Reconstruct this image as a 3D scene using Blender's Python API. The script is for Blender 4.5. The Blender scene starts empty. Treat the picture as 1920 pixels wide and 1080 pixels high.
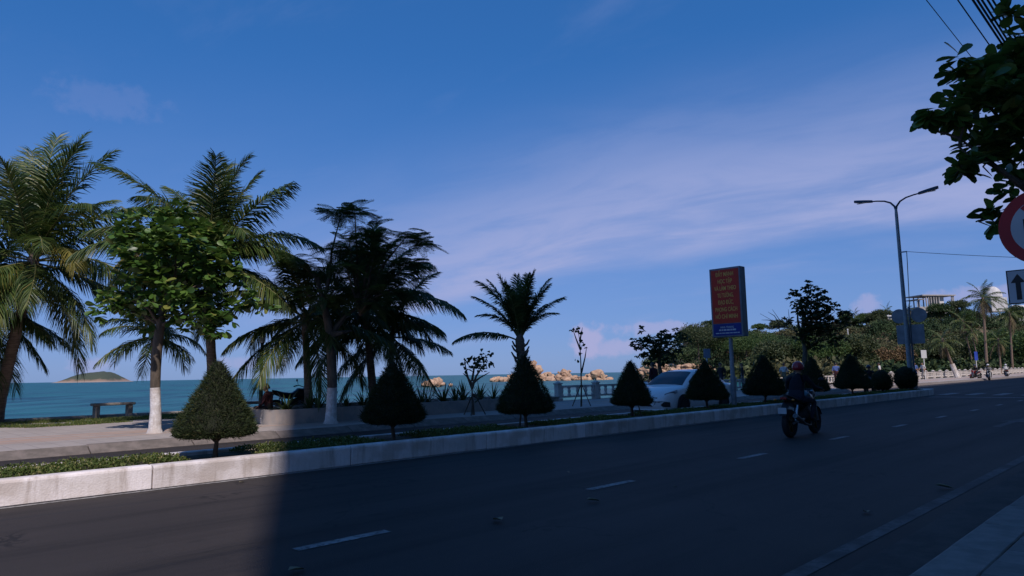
import bpy, bmesh, math, random
import numpy as np
from mathutils import Vector, Matrix, Quaternion, noise as mnoise
# ---------------------------------------------------------------- camera, sky, sun, exposure
SC = bpy.context.scene
COL = SC.collection
R = math.radians
FPX, CAMH = 1300.0, 1.42                      # focal length in pixels of the 1920 px wide photograph, eye height
PITCH, ROLL = math.atan(161.4 / FPX), R(1.02)
_f = Vector((0, math.cos(PITCH), math.sin(PITCH)))
_r0 = Vector((1, 0, 0)); _u0 = Vector((0, -math.sin(PITCH), math.cos(PITCH)))
_r = _r0 * math.cos(ROLL) - _u0 * math.sin(ROLL)
_u = _r0 * math.sin(ROLL) + _u0 * math.cos(ROLL)
cam = bpy.data.cameras.new('camera'); camo = bpy.data.objects.new('camera', cam); COL.objects.link(camo)
cam.sensor_width = 36.0; cam.lens = 36.0 * FPX / 1920.0; cam.clip_start = 0.05; cam.clip_end = 60000
m = Matrix((_r, _u, -_f)).transposed().to_4x4(); m.translation = (0, 0, CAMH); camo.matrix_world = m
SC.camera = camo
SUN_EL = R(48); SUN_H = Vector((0.300, -0.954))  # where the sun stands, on the ground plane: behind the camera, a little to the right
SUN_DIR = Vector((SUN_H.x * math.cos(SUN_EL), SUN_H.y * math.cos(SUN_EL), math.sin(SUN_EL)))
W = bpy.data.worlds.new('World'); SC.world = W; W.use_nodes = True
nt = W.node_tree; nt.nodes.clear()
def N(t, typ, **kw):
    n = t.nodes.new(typ)
    for k, v in kw.items():
        if k == 'inp':
            for a, b in v.items():
                if isinstance(b, bpy.types.NodeSocket): t.links.new(b, n.inputs[a])
                else: n.inputs[a].default_value = b
        else: setattr(n, k, v)
    return n
def M(t, op, a, b=None, c=None, clamp=False):
    n = t.nodes.new('ShaderNodeMath'); n.operation = op; n.use_clamp = clamp
    for i, x in enumerate((a, b, c)):
        if x is None: continue
        if isinstance(x, bpy.types.NodeSocket): t.links.new(x, n.inputs[i])
        else: n.inputs[i].default_value = x
    return n.outputs[0]
def ramp01(t, x, a, b):                        # smooth 0..1 between a and b (b < a turns it round)
    n = t.nodes.new('ShaderNodeMapRange'); n.interpolation_type = 'SMOOTHSTEP'
    t.links.new(x, n.inputs[0])
    if a < b: n.inputs[1].default_value, n.inputs[2].default_value = a, b
    else:
        n.inputs[1].default_value, n.inputs[2].default_value = b, a
        n.inputs[3].default_value, n.inputs[4].default_value = 1, 0
    return n.outputs[0]
def mixc(t, f, a, b, bt='MIX'):
    n = t.nodes.new('ShaderNodeMix'); n.data_type = 'RGBA'; n.blend_type = bt
    for s, x in ((n.inputs[0], f), (n.inputs[6], a), (n.inputs[7], b)):
        if isinstance(x, bpy.types.NodeSocket): t.links.new(x, s)
        elif isinstance(x, (int, float)): s.default_value = x
        else: s.default_value = (*x, 1) if len(x) == 3 else x
    return n.outputs[2]
sky = N(nt, 'ShaderNodeTexSky', sky_type='NISHITA', sun_disc=False, sun_elevation=SUN_EL,
        sun_rotation=math.atan2(SUN_H.x, SUN_H.y), altitude=0, air_density=1.0, dust_density=0.25, ozone_density=2.0)
SKY_STRENGTH = 0.075
tc = N(nt, 'ShaderNodeTexCoord')
sep = N(nt, 'ShaderNodeSeparateXYZ', inp={0: tc.outputs['Generated']})
dx, dy, dz = sep.outputs
den = M(nt, 'ADD', M(nt, 'MAXIMUM', dz, 0.0), 0.2)
cx, cy = M(nt, 'DIVIDE', dx, den), M(nt, 'DIVIDE', dy, den)      # a high cloud sheet overhead
across = M(nt, 'ADD', M(nt, 'MULTIPLY', cx, 0.49), M(nt, 'MULTIPLY', cy, 0.87))
along = M(nt, 'SUBTRACT', M(nt, 'MULTIPLY', cx, 0.87), M(nt, 'MULTIPLY', cy, 0.49))
def cnoise(sa, sb, off, detail=6, rough=0.55, dist=0.0):
    v = N(nt, 'ShaderNodeCombineXYZ', inp={0: M(nt, 'MULTIPLY', along, sa), 1: M(nt, 'MULTIPLY', across, sb), 2: off})
    return N(nt, 'ShaderNodeTexNoise', inp={'Vector': v.outputs[0], 'Scale': 1.0, 'Detail': detail, 'Roughness': rough, 'Distortion': dist}).outputs[0]
n1 = cnoise(0.7, 1.6, 3.1, 5, 0.55, 0.3)
n2 = cnoise(1.6, 4.0, 7.7, 6, 0.6, 0.5)
wob = M(nt, 'ADD', across, M(nt, 'MULTIPLY', M(nt, 'SUBTRACT', n1, 0.5), 0.55))
band = M(nt, 'MULTIPLY', ramp01(nt, wob, 2.82, 2.50), ramp01(nt, wob, 1.30, 2.45))
band = M(nt, 'MULTIPLY', band, ramp01(nt, along, -3.5, -1.6))
band = M(nt, 'MULTIPLY', band, M(nt, 'ADD', 0.45, M(nt, 'MULTIPLY', ramp01(nt, n2, 0.3, 0.65), 0.55)))
veil = M(nt, 'MULTIPLY', ramp01(nt, M(nt, 'ADD', M(nt, 'MULTIPLY', n1, 0.6), M(nt, 'MULTIPLY', n2, 0.4)), 0.50, 0.78), 0.34)
cl = M(nt, 'MULTIPLY', M(nt, 'MAXIMUM', M(nt, 'MULTIPLY', band, 0.92), veil), ramp01(nt, dz, 0.0, 0.05))
# small heaps of cloud low over the sea
hyp = M(nt, 'SQRT', M(nt, 'ADD', M(nt, 'MULTIPLY', dx, dx), M(nt, 'MULTIPLY', dy, dy)))
az = M(nt, 'ARCTAN2', dx, dy); el = M(nt, 'ARCTAN2', dz, hyp)
pv = N(nt, 'ShaderNodeCombineXYZ', inp={0: az, 1: el, 2: 0.0})
pn = N(nt, 'ShaderNodeTexNoise', inp={'Vector': pv.outputs[0], 'Scale': 42.0, 'Detail': 5.0, 'Roughness': 0.6}).outputs[0]
def puff(a0, e0, wa, we, k):
    q = M(nt, 'ADD', M(nt, 'POWER', M(nt, 'ABSOLUTE', M(nt, 'DIVIDE', M(nt, 'SUBTRACT', az, a0), wa)), 2.0),
          M(nt, 'POWER', M(nt, 'ABSOLUTE', M(nt, 'DIVIDE', M(nt, 'SUBTRACT', el, e0), we)), 2.0))
    q = M(nt, 'ADD', q, M(nt, 'MULTIPLY', M(nt, 'SUBTRACT', pn, 0.5), 3.2))
    return M(nt, 'MULTIPLY', ramp01(nt, q, 1.15, 0.1), k)
pf = None
for a in ((0.108, 0.044, 0.030, 0.030, 0.75), (0.135, 0.034, 0.050, 0.015, 0.6), (0.20, 0.060, 0.07, 0.012, 0.5), (0.475, 0.080, 0.020, 0.018, 0.5),
          (0.60, 0.086, 0.09, 0.010, 0.5), (-0.545, 0.019, 0.03, 0.012, 0.4), (-0.36, 0.02, 0.06, 0.010, 0.35), (0.72, 0.08, 0.08, 0.02, 0.6), (-0.545, 0.345, 0.075, 0.026, 0.09)):
    p = puff(*a); pf = p if pf is None else M(nt, 'MAXIMUM', pf, p)
sr = N(nt, 'ShaderNodeSeparateColor', inp={0: sky.outputs[0]})   # one even grade of the whole sky towards the photograph's deeper blue
def grade(ch, k, g): return M(nt, 'MULTIPLY', M(nt, 'POWER', M(nt, 'MAXIMUM', sr.outputs[ch], 0.0), g), k)
tint = N(nt, 'ShaderNodeCombineColor', inp={0: grade(0, 0.383, 0.90), 1: grade(1, 1.357, 0.56), 2: grade(2, 3.136, 0.51)}).outputs[0]
CLOUD = (4.7, 5.4, 9.2)
hz_ = M(nt, 'MULTIPLY', ramp01(nt, M(nt, 'ADD', dz, M(nt, 'MULTIPLY', M(nt, 'SUBTRACT', n1, 0.5), 0.18)), 0.44, 0.04), 0.24)    # thin haze thickening towards the horizon all round
c1 = mixc(nt, cl, mixc(nt, hz_, tint, CLOUD), CLOUD)
c1 = mixc(nt, pf, c1, (5.8, 5.6, 9.0))
bg = N(nt, 'ShaderNodeBackground', inp={0: c1, 1: SKY_STRENGTH})
nt.links.new(bg.outputs[0], N(nt, 'ShaderNodeOutputWorld').inputs[0])
sl = bpy.data.lights.new('sun', 'SUN'); slo = bpy.data.objects.new('sun', sl); COL.objects.link(slo)
sl.energy = 4.0; sl.angle = R(1.0); sl.color = (1.0, 0.905, 0.87)
slo.rotation_euler = (-SUN_DIR).to_track_quat('-Z', 'Y').to_euler(); slo.location = SUN_DIR * 60
SC.view_settings.view_transform = 'Standard'; SC.view_settings.look = 'None'
SC.view_settings.exposure = 0.0; SC.view_settings.gamma = 1.0; SC.view_settings.use_curve_mapping = False
SC.cycles.max_bounces = 6; SC.cycles.transparent_max_bounces = 8
# ---------------------------------------------------------------- helpers
S2 = math.sqrt(0.5)
RZ = math.pi / 4                                # the road runs at 45 degrees: u along it, v across it towards the sea
def uv(u, v, z=0.0): return Vector(((u - v) * S2, (u + v) * S2, z))
def ray(px, py): return _f * FPX + _r * (px - 960) + _u * (540 - py)
def pix(px, py, y):                             # the point seen at a pixel, y metres in front of the camera
    d = ray(px, py); return Vector((0, 0, CAMH)) + d * (y / d.y)
def pixg(px, py, z):                            # the point seen at a pixel on the level z
    d = ray(px, py); return Vector((0, 0, CAMH)) + d * ((z - CAMH) / d.z)
def tag(o, label=None, cat=None, group=None, kind=None):
    if label: o['label'] = label
    if cat: o['category'] = cat
    if group: o['group'] = group
    if kind: o['kind'] = kind
    return o
def empty(name, loc=(0, 0, 0), rz=0.0, label=None, cat=None, group=None):
    o = bpy.data.objects.new(name, None); COL.objects.link(o); o.location = loc; o.rotation_euler = (0, 0, rz)
    o.empty_display_size = 0.2
    return tag(o, label, cat, group)
def link(name, me, parent=None, loc=None, rz=None):
    o = bpy.data.objects.new(name, me); COL.objects.link(o)
    if parent is not None: o.parent = parent
    if loc is not None: o.location = loc
    if rz is not None: o.rotation_euler = (0, 0, rz)
    return o
def copy_tree(o, parent=None):
    c = o.copy(); COL.objects.link(c); c.parent = parent
    for ch in list(KIDS.get(o.name, ())) or [x for x in o.children]: copy_tree(ch, c)
    return c
KIDS = {}
class MB:
    def __init__(s): s.v = []; s.f = []; s.mi = []
    def add(s, vs, fs, mi=0):
        b = len(s.v); s.v.extend(tuple(x) for x in vs); s.f.extend(tuple(i + b for i in f) for f in fs); s.mi.extend([mi] * len(fs)); return s
    def box(s, x0, x1, y0, y1, z0, z1, mi=0, M4=None):
        vs = [Vector(p) for p in ((x0,y0,z0),(x1,y0,z0),(x1,y1,z0),(x0,y1,z0),(x0,y0,z1),(x1,y0,z1),(x1,y1,z1),(x0,y1,z1))]
        if M4 is not None: vs = [M4 @ p for p in vs]
        return s.add(vs, [(0,3,2,1),(4,5,6,7),(0,1,5,4),(1,2,6,5),(2,3,7,6),(3,0,4,7)], mi)
    def prism(s, pts, z0, z1, mi=0):            # pts: outline in x, y (counter-clockwise)
        n = len(pts)
        return s.add([(x, y, z0) for x, y in pts] + [(x, y, z1) for x, y in pts],
                     [tuple(range(n - 1, -1, -1)), tuple(range(n, 2 * n))] + [(i, (i + 1) % n, n + (i + 1) % n, n + i) for i in range(n)], mi)
    def slab(s, pts, y0, y1, mi=0):             # pts: outline in x, z, thick along y
        n = len(pts)
        return s.add([(x, y0, z) for x, z in pts] + [(x, y1, z) for x, z in pts],
                     [tuple(range(n)), tuple(range(2 * n - 1, n - 1, -1))] + [(i, n + i, n + (i + 1) % n, (i + 1) % n) for i in range(n)], mi)
    def tube(s, pts, rad, n=8, mi=0, caps=True, flat=1.0):
        pts = [Vector(p) for p in pts]
        if not hasattr(rad, '__len__'): rad = [rad] * len(pts)
        b = len(s.v); t0 = (pts[1] - pts[0]).normalized()
        ref = Vector((0, 0, 1)) if abs(t0.z) < 0.9 else Vector((1, 0, 0))
        nx = t0.cross(ref).normalized()
        for i, p in enumerate(pts):
            t = ((pts[min(i + 1, len(pts) - 1)] - p).normalized() + (p - pts[max(i - 1, 0)]).normalized())
            t = t.normalized() if t.length > 1e-6 else t0
            nx = (nx - t * nx.dot(t)); nx = nx.normalized() if nx.length > 1e-6 else t.orthogonal().normalized()
            ny = t.cross(nx)
            for k in range(n):
                a = 2 * math.pi * k / n
                s.v.append(tuple(p + (nx * math.cos(a) + ny * math.sin(a) * flat) * rad[i]))
        for i in range(len(pts) - 1):
            for k in range(n):
                k2 = (k + 1) % n
                s.f.append((b + i*n + k, b + i*n + k2, b + (i+1)*n + k2, b + (i+1)*n + k)); s.mi.append(mi)
        if caps:
            s.f.append(tuple(b + k for k in range(n - 1, -1, -1))); s.mi.append(mi)
            e = b + (len(pts) - 1) * n
            s.f.append(tuple(e + k for k in range(n))); s.mi.append(mi)
        return s
    def lathe(s, prof, n=16, c=(0, 0, 0), axis='z', mi=0, caps=True):   # prof: (radius, height)
        b = len(s.v); c = Vector(c)
        for r, h in prof:
            for k in range(n):
                a = 2 * math.pi * k / n; p = (r * math.cos(a), r * math.sin(a), h)
                if axis == 'y': p = (p[0], p[2], -p[1])
                elif axis == 'x': p = (p[2], p[0], p[1])
                s.v.append(tuple(c + Vector(p)))
        for i in range(len(prof) - 1):
            for k in range(n):
                k2 = (k + 1) % n
                s.f.append((b + i*n + k, b + i*n + k2, b + (i+1)*n + k2, b + (i+1)*n + k)); s.mi.append(mi)
        if caps:
            s.f.append(tuple(b + k for k in range(n - 1, -1, -1))); s.mi.append(mi)
            e = b + (len(prof) - 1) * n
            s.f.append(tuple(e + k for k in range(n))); s.mi.append(mi)
        return s
    def ball(s, c, r, n=12, m=8, mi=0):         # r: radius or three radii
        if not hasattr(r, '__len__'): r = (r, r, r)
        b = len(s.v)
        for j in range(m + 1):
            th = math.pi * j / m
            th = min(max(th, 0.02), math.pi - 0.02)
            for k in range(n):
                a = 2 * math.pi * k / n
                s.v.append((c[0] + r[0]*math.sin(th)*math.cos(a), c[1] + r[1]*math.sin(th)*math.sin(a), c[2] + r[2]*math.cos(th)))
        for j in range(m):
            for k in range(n):
                k2 = (k + 1) % n
                s.f.append((b + j*n + k, b + (j+1)*n + k, b + (j+1)*n + k2, b + j*n + k2)); s.mi.append(mi)
        return s
    def grid(s, nx, ny, fn, mi=0):
        vs = [fn(i / nx, j / ny) for j in range(ny + 1) for i in range(nx + 1)]
        return s.add(vs, [(j*(nx+1)+i, j*(nx+1)+i+1, (j+1)*(nx+1)+i+1, (j+1)*(nx+1)+i) for j in range(ny) for i in range(nx)], mi)
    def mesh(s, name, mats, smooth=False, bevel=0.0, seg=1):
        me = bpy.data.meshes.new(name); me.from_pydata(s.v, [], s.f)
        for m_ in (mats if isinstance(mats, (list, tuple)) else [mats]): me.materials.append(m_)
        if any(s.mi): me.polygons.foreach_set('material_index', s.mi)
        if bevel > 0:
            bm = bmesh.new(); bm.from_mesh(me)
            es = [e for e in bm.edges if len(e.link_faces) == 2 and e.calc_face_angle(0) > 0.6]
            bmesh.ops.bevel(bm, geom=es, offset=bevel, segments=seg, affect='EDGES', profile=0.6)
            bm.to_mesh(me); bm.free()
        if smooth:
            me.polygons.foreach_set('use_smooth', [True] * len(me.polygons))
            if smooth != 'full': me.set_sharp_from_angle(angle=R(38))
        me.update(); return me
    def build(s, name, mats, parent=None, loc=None, rz=None, **kw):
        return link(name, s.mesh(name, mats, **kw), parent, loc, rz)
def raw_mesh(name, V, F, mats, mi=None, smooth=False):     # V: (n,3) array; F: list of (k,4) / (k,3) arrays
    me = bpy.data.meshes.new(name)
    F = [f for f in F if len(f)]
    nl = sum(f.size for f in F); npoly = sum(len(f) for f in F)
    me.vertices.add(len(V)); me.vertices.foreach_set('co', np.ascontiguousarray(V, dtype=np.float32).ravel())
    me.loops.add(nl); me.polygons.add(npoly)
    li = np.concatenate([f.ravel() for f in F]).astype(np.int32); me.loops.foreach_set('vertex_index', li)
    tot = np.concatenate([np.full(len(f), f.shape[1], dtype=np.int32) for f in F])
    st = np.concatenate([[0], np.cumsum(tot)[:-1]]).astype(np.int32)
    me.polygons.foreach_set('loop_start', st); me.polygons.foreach_set('loop_total', tot)
    for m_ in (mats if isinstance(mats, (list, tuple)) else [mats]): me.materials.append(m_)
    if mi is not None: me.polygons.foreach_set('material_index', np.asarray(mi, dtype=np.int32))
    if smooth: me.polygons.foreach_set('use_smooth', np.ones(npoly, dtype=bool))
    me.update(calc_edges=True); me.validate(); return me
def unit(a): return a / np.maximum(np.linalg.norm(a, axis=-1, keepdims=True), 1e-9)
def leaf_cloud(P, D, Nn, L, Wd, fold=0.25, curl=0.12):     # leaf-shaped blades: two folded quads each
    P, D, Nn = np.asarray(P), unit(np.asarray(D)), np.asarray(Nn)
    Sd = unit(np.cross(D, Nn)); Nn = np.cross(Sd, D); n = len(P)
    L = np.broadcast_to(np.asarray(L, float), (n,))[:, None]; Wd = np.broadcast_to(np.asarray(Wd, float), (n,))[:, None]
    b = P; t = P + D * L - Nn * L * curl
    up = Nn * Wd * fold
    l1 = P + D * L * 0.32 + Sd * Wd * 0.36 + up; r1 = P + D * L * 0.32 - Sd * Wd * 0.36 + up
    l2 = P + D * L * 0.72 + Sd * Wd * 0.5 + up - Nn * L * curl * 0.5; r2 = P + D * L * 0.72 - Sd * Wd * 0.5 + up - Nn * L * curl * 0.5
    V = np.stack([b, l1, l2, t, r2, r1], axis=1).reshape(-1, 3)
    i = np.arange(n)[:, None] * 6
    return V, np.concatenate([i + np.array([[0, 1, 2, 3]]), i + np.array([[0, 3, 4, 5]])])
def broad_leaf_cloud(P, D, Nn, L, Wd, fold=0.22, curl=0.10):   # rounded obovate leaves, for trees seen close
    P, D, Nn = np.asarray(P), unit(np.asarray(D)), np.asarray(Nn)
    Sd = unit(np.cross(D, Nn)); Nn = np.cross(Sd, D); n = len(P)
    L = np.broadcast_to(np.asarray(L, float), (n,))[:, None]; Wd = np.broadcast_to(np.asarray(Wd, float), (n,))[:, None]
    ts = [0, .2, .45, .7, .9, 1.0]; ws = [0, .36, .78, 1.0, .74, 0]; out = []
    mid = [P + D * L * t - Nn * L * curl * t * t for t in ts]
    for sgn in (1, -1):
        for k in (1, 2, 3, 4): out.append(mid[k] + Sd * Wd * .5 * ws[k] * sgn + Nn * Wd * .5 * ws[k] * fold)
    V = np.stack(mid + out, axis=1).reshape(-1, 3); i = np.arange(n)[:, None] * 14
    q = [[1, 6, 7, 2], [2, 7, 8, 3], [3, 8, 9, 4], [2, 11, 10, 1], [3, 12, 11, 2], [4, 13, 12, 3]]; t3 = [[0, 6, 1], [4, 9, 5], [1, 10, 0], [5, 13, 4]]
    return V, [np.concatenate([i + np.array([f]) for f in q]), np.concatenate([i + np.array([f]) for f in t3])]
def blade_cloud(P, D, Nn, L, Wd):                          # plain thin quads tapering to a point
    P, D = np.asarray(P), unit(np.asarray(D)); Sd = unit(np.cross(D, np.asarray(Nn))); n = len(P)
    L = np.broadcast_to(np.asarray(L, float), (n,))[:, None]; Wd = np.broadcast_to(np.asarray(Wd, float), (n,))[:, None]
    V = np.stack([P - Sd * Wd * .5, P + Sd * Wd * .5, P + D * L + Sd * Wd * .12, P + D * L - Sd * Wd * .12], axis=1).reshape(-1, 3)
    i = np.arange(n)[:, None] * 4
    return V, i + np.array([[0, 1, 2, 3]])
# ---------------------------------------------------------------- materials
MATS = {}
def bsdf(name):
    ma = bpy.data.materials.new(name); ma.use_nodes = True; t = ma.node_tree
    return ma, t, t.nodes['Principled BSDF']
def mat(name, c1, c2=None, scale=6.0, rough=0.7, bump=0.0, bscale=None, metal=0.0, spec=0.4, detail=5, lo=0.35, hi=0.65, coat=0.0, rnd=0.0, stretch=None, extra=None):
    if name in MATS: return MATS[name]
    ma, t, b = bsdf(name)
    b.inputs['Roughness'].default_value = rough; b.inputs['Metallic'].default_value = metal
    b.inputs['Specular IOR Level'].default_value = spec; b.inputs['Coat Weight'].default_value = coat
    co = N(t, 'ShaderNodeTexCoord').outputs['Object']
    if stretch: co = N(t, 'ShaderNodeMapping', inp={0: co, 3: stretch}).outputs[0]
    if c2 is None: c2 = tuple(x * 0.8 for x in c1)
    nz = N(t, 'ShaderNodeTexNoise', inp={'Vector': co, 'Scale': scale, 'Detail': detail, 'Roughness': 0.6}).outputs[0]
    col = mixc(t, ramp01(t, nz, lo, hi), c2, c1)
    if extra: col = extra(t, co, col)
    if rnd:
        oi = N(t, 'ShaderNodeObjectInfo').outputs['Random']
        k = M(t, 'ADD', 1.0 - rnd, M(t, 'MULTIPLY', oi, 2 * rnd))
        kc = N(t, 'ShaderNodeCombineColor', inp={0: k, 1: k, 2: k}).outputs[0]
        col = mixc(t, 1.0, col, kc, 'MULTIPLY')
    t.links.new(col, b.inputs['Base Color'])
    if bump:
        bn = N(t, 'ShaderNodeTexNoise', inp={'Vector': co, 'Scale': bscale or scale * 4, 'Detail': 4.0}).outputs[0]
        bp = N(t, 'ShaderNodeBump', inp={'Strength': bump, 'Distance': 0.02, 'Height': bn})
        t.links.new(bp.outputs[0], b.inputs['Normal'])
    MATS[name] = ma; return ma
def leafmat(name, stops, rough=0.5, trans=0.25, spec=0.35, objvar=0.0):
    """Foliage: every leaf takes its own tone between the stops."""
    if name in MATS: return MATS[name]
    ma, t, b = bsdf(name)
    g = N(t, 'ShaderNodeNewGeometry').outputs['Random Per Island']
    rp = N(t, 'ShaderNodeValToRGB', inp={0: g}); cr = rp.color_ramp
    while len(cr.elements) < len(stops): cr.elements.new(0.5)
    for i, (p, c) in enumerate(stops): cr.elements[i].position = p; cr.elements[i].color = (*c, 1)
    col = rp.outputs[0]
    if objvar:
        oi = N(t, 'ShaderNodeObjectInfo').outputs['Random']
        k = M(t, 'ADD', 1.0 - objvar, M(t, 'MULTIPLY', oi, 2 * objvar))
        col = mixc(t, 1.0, col, N(t, 'ShaderNodeCombineColor', inp={0: k, 1: k, 2: k}).outputs[0], 'MULTIPLY')
    t.links.new(col, b.inputs['Base Color']); b.inputs['Roughness'].default_value = rough; b.inputs['Specular IOR Level'].default_value = spec
    tr = N(t, 'ShaderNodeBsdfTranslucent', inp={0: mixc(t, 0.4, col, (0.10, 0.16, 0.02))})
    mx = N(t, 'ShaderNodeMixShader', inp={0: trans, 1: b.outputs[0], 2: tr.outputs[0]})
    t.links.new(mx.outputs[0], t.nodes['Material Output'].inputs[0])
    MATS[name] = ma; return ma
rng = np.random.default_rng(7)
random.seed(7)
def rnd(a, b): return random.uniform(a, b)
# ---------------------------------------------------------------- the setting
def struct(o): return tag(o, kind='structure')
# --- asphalt with tyre-polished lanes, patches and seams running along the road
def asphalt():
    ma, t, b = bsdf('asphalt')
    co = N(t, 'ShaderNodeTexCoord').outputs['Object']
    f = N(t, 'ShaderNodeTexNoise', inp={'Vector': co, 'Scale': 90.0, 'Detail': 3.0}).outputs[0]
    g = N(t, 'ShaderNodeTexNoise', inp={'Vector': co, 'Scale': 0.35, 'Detail': 5.0, 'Roughness': 0.6}).outputs[0]
    sm = N(t, 'ShaderNodeMapping', inp={0: co, 3: (0.06, 1.3, 1.0)}).outputs[0]
    st = N(t, 'ShaderNodeTexNoise', inp={'Vector': sm, 'Scale': 1.0, 'Detail': 4.0, 'Roughness': 0.65}).outputs[0]
    c = mixc(t, ramp01(t, f, 0.3, 0.7), (0.0285, 0.0242, 0.0225), (0.0456, 0.038, 0.0352))
    c = mixc(t, M(t, 'MULTIPLY', ramp01(t, g, 0.42, 0.72), 0.55), c, (0.053, 0.0437, 0.0395))
    c = mixc(t, M(t, 'MULTIPLY', ramp01(t, st, 0.48, 0.68), 0.75), c, (0.0238, 0.0205, 0.0195))
    n8 = N(t, 'ShaderNodeTexNoise', inp={'Vector': co, 'Scale': 1.1, 'Detail': 6.0, 'Roughness': 0.65}).outputs[0]
    c = mixc(t, M(t, 'MULTIPLY', ramp01(t, n8, 0.60, 0.72), 0.5), c, (0.016, 0.014, 0.014))       # oil and tyre stains
    vd = N(t, 'ShaderNodeVectorMath', operation='ADD', inp={0: co, 1: N(t, 'ShaderNodeTexNoise', inp={'Vector': co, 'Scale': 2.0, 'Detail': 4.0}).outputs[1]}).outputs[0]
    vo = N(t, 'ShaderNodeTexVoronoi', feature='DISTANCE_TO_EDGE', inp={'Vector': vd, 'Scale': 0.42}).outputs[0]
    c = mixc(t, M(t, 'MULTIPLY', ramp01(t, vo, 0.010, 0.003), M(t, 'MULTIPLY', ramp01(t, g, 0.46, 0.56), 0.7)), c, (0.012, 0.011, 0.011))   # hairline cracks
    sx = N(t, 'ShaderNodeSeparateXYZ', inp={0: co})
    w = M(t, 'ABSOLUTE', M(t, 'SUBTRACT', M(t, 'ADD', sx.outputs[1], M(t, 'MULTIPLY', M(t, 'SUBTRACT', g, 0.5), 0.25)), 9.05))
    c = mixc(t, M(t, 'MULTIPLY', ramp01(t, w, 0.06, 0.01), 0.5), c, (0.02, 0.02, 0.022))
    d = M(t, 'MULTIPLY', ramp01(t, sx.outputs[1], 3.3, 2.0), ramp01(t, g, 0.3, 0.6))
    c = mixc(t, M(t, 'MULTIPLY', d, 0.5), c, (0.070, 0.056, 0.046))           # grit swept to the gutter
    t.links.new(c, b.inputs['Base Color'])
    t.links.new(M(t, 'ADD', 0.62, M(t, 'MULTIPLY', st, 0.25)), b.inputs['Roughness']); b.inputs['Specular IOR Level'].default_value = 0.2
    bp = N(t, 'ShaderNodeBump', inp={'Strength': 0.5, 'Distance': 0.008, 'Height': f})
    t.links.new(bp.outputs[0], b.inputs['Normal']); return ma
ASPH = asphalt()
def wear(t, co, col):
    n = N(t, 'ShaderNodeTexNoise', inp={'Vector': co, 'Scale': 14.0, 'Detail': 6.0, 'Roughness': 0.7}).outputs[0]
    return mixc(t, M(t, 'MULTIPLY', ramp01(t, n, 0.45, 0.62), 0.8), col, (0.05, 0.047, 0.046))
PAINT = mat('road_paint', (0.31, 0.30, 0.29), (0.19, 0.18, 0.175), 3.0, 0.75, extra=wear)
def streaks(t, co, col):                                                     # rain streaks and grime on painted concrete
    m_ = N(t, 'ShaderNodeMapping', inp={0: co, 3: (7.0, 7.0, 0.9)}).outputs[0]
    n = N(t, 'ShaderNodeTexNoise', inp={'Vector': m_, 'Scale': 1.0, 'Detail': 6.0, 'Roughness': 0.7}).outputs[0]
    col = mixc(t, M(t, 'MULTIPLY', ramp01(t, n, 0.47, 0.72), 0.7), col, (0.33, 0.27, 0.23))
    n2 = N(t, 'ShaderNodeTexNoise', inp={'Vector': co, 'Scale': 2.3, 'Detail': 5.0}).outputs[0]
    return mixc(t, M(t, 'MULTIPLY', ramp01(t, n2, 0.44, 0.66), 0.6), col, (0.40, 0.33, 0.28))
KERBP = mat('whitewashed_kerb', (0.74, 0.68, 0.67), (0.62, 0.56, 0.53), 3.0, 0.85, 0.3, 40, rnd=0.13, extra=streaks)
CONC = mat('concrete', (0.30, 0.28, 0.26), (0.20, 0.19, 0.17), 3.0, 0.9, 0.3, 50, rnd=0.06, extra=streaks)
KERB2 = mat('kerb_concrete', (0.20, 0.165, 0.145), (0.13, 0.11, 0.095), 4.0, 0.9, 0.3, 50, rnd=0.08)
SOIL = mat('soil', (0.14, 0.11, 0.075), (0.07, 0.055, 0.04), 8.0, 0.95, 0.6, 40)
SAND = mat('ground', (0.20, 0.18, 0.14), (0.14, 0.12, 0.10), 2.0, 0.95, 0.3)
UMIN, UMAX = -70.0, 330.0
def sheet(name, u0, u1, v0, v1, z, ma, thick=0.0, seg=1):
    mb = MB()
    if thick: mb.box(u0, u1, v0, v1, z - thick, z)
    else: mb.add([(u0, v0, z), (u1, v0, z), (u1, v1, z), (u0, v1, z)], [(0, 1, 2, 3)])
    return mb.build(name, ma, rz=RZ)
gp = [(UMIN - 10, -120), (UMAX + 10, -120), (UMAX + 10, 21.75), (16.6, 21.75), (16.6, 22.7), (9.6, 22.7), (9.6, 27.9), (UMIN - 10, 27.9)]
struct(MB().prism(gp, -2.66, -0.06).build('ground', SAND, rz=RZ))
road = struct(sheet('road', UMIN, UMAX, 1.9, 15.9, 0.0, ASPH))
def paint(name, pts):
    return MB().add([(u, v, 0.004) for u, v in pts], [tuple(range(len(pts)))]).build(name, PAINT, road)
def rect(u0, u1, v0, v1): return [(u0, v0), (u1, v0), (u1, v1), (u0, v1)]
me0 = MB().add([(0, -.06, .004), (.92, -.06, .004), (.92, .06, .004), (0, .06, .004)], [(0, 1, 2, 3)]).mesh('lane_dash', PAINT)
for k in range(-3, 9): link('lane_dash', me0, road, (2.93 + 3.86 * k, 5.56 + rnd(-.03, .03), rnd(0, .001)))
for k in range(14, 40): link('lane_dash', me0, road, (2.93 + 3.86 * k, 5.56, 0))
for i in range(7): paint('crosswalk_bar', rect(40.3, 43.2, 9.55 - 1.15 * i, 10.0 - 1.15 * i))
for i in range(3): paint('crosswalk_bar', rect(40.3, 43.2, 11.9 + 1.15 * i, 12.35 + 1.15 * i))
paint('stop_line', rect(37.2, 37.6, 2.3, 9.6))
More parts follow.
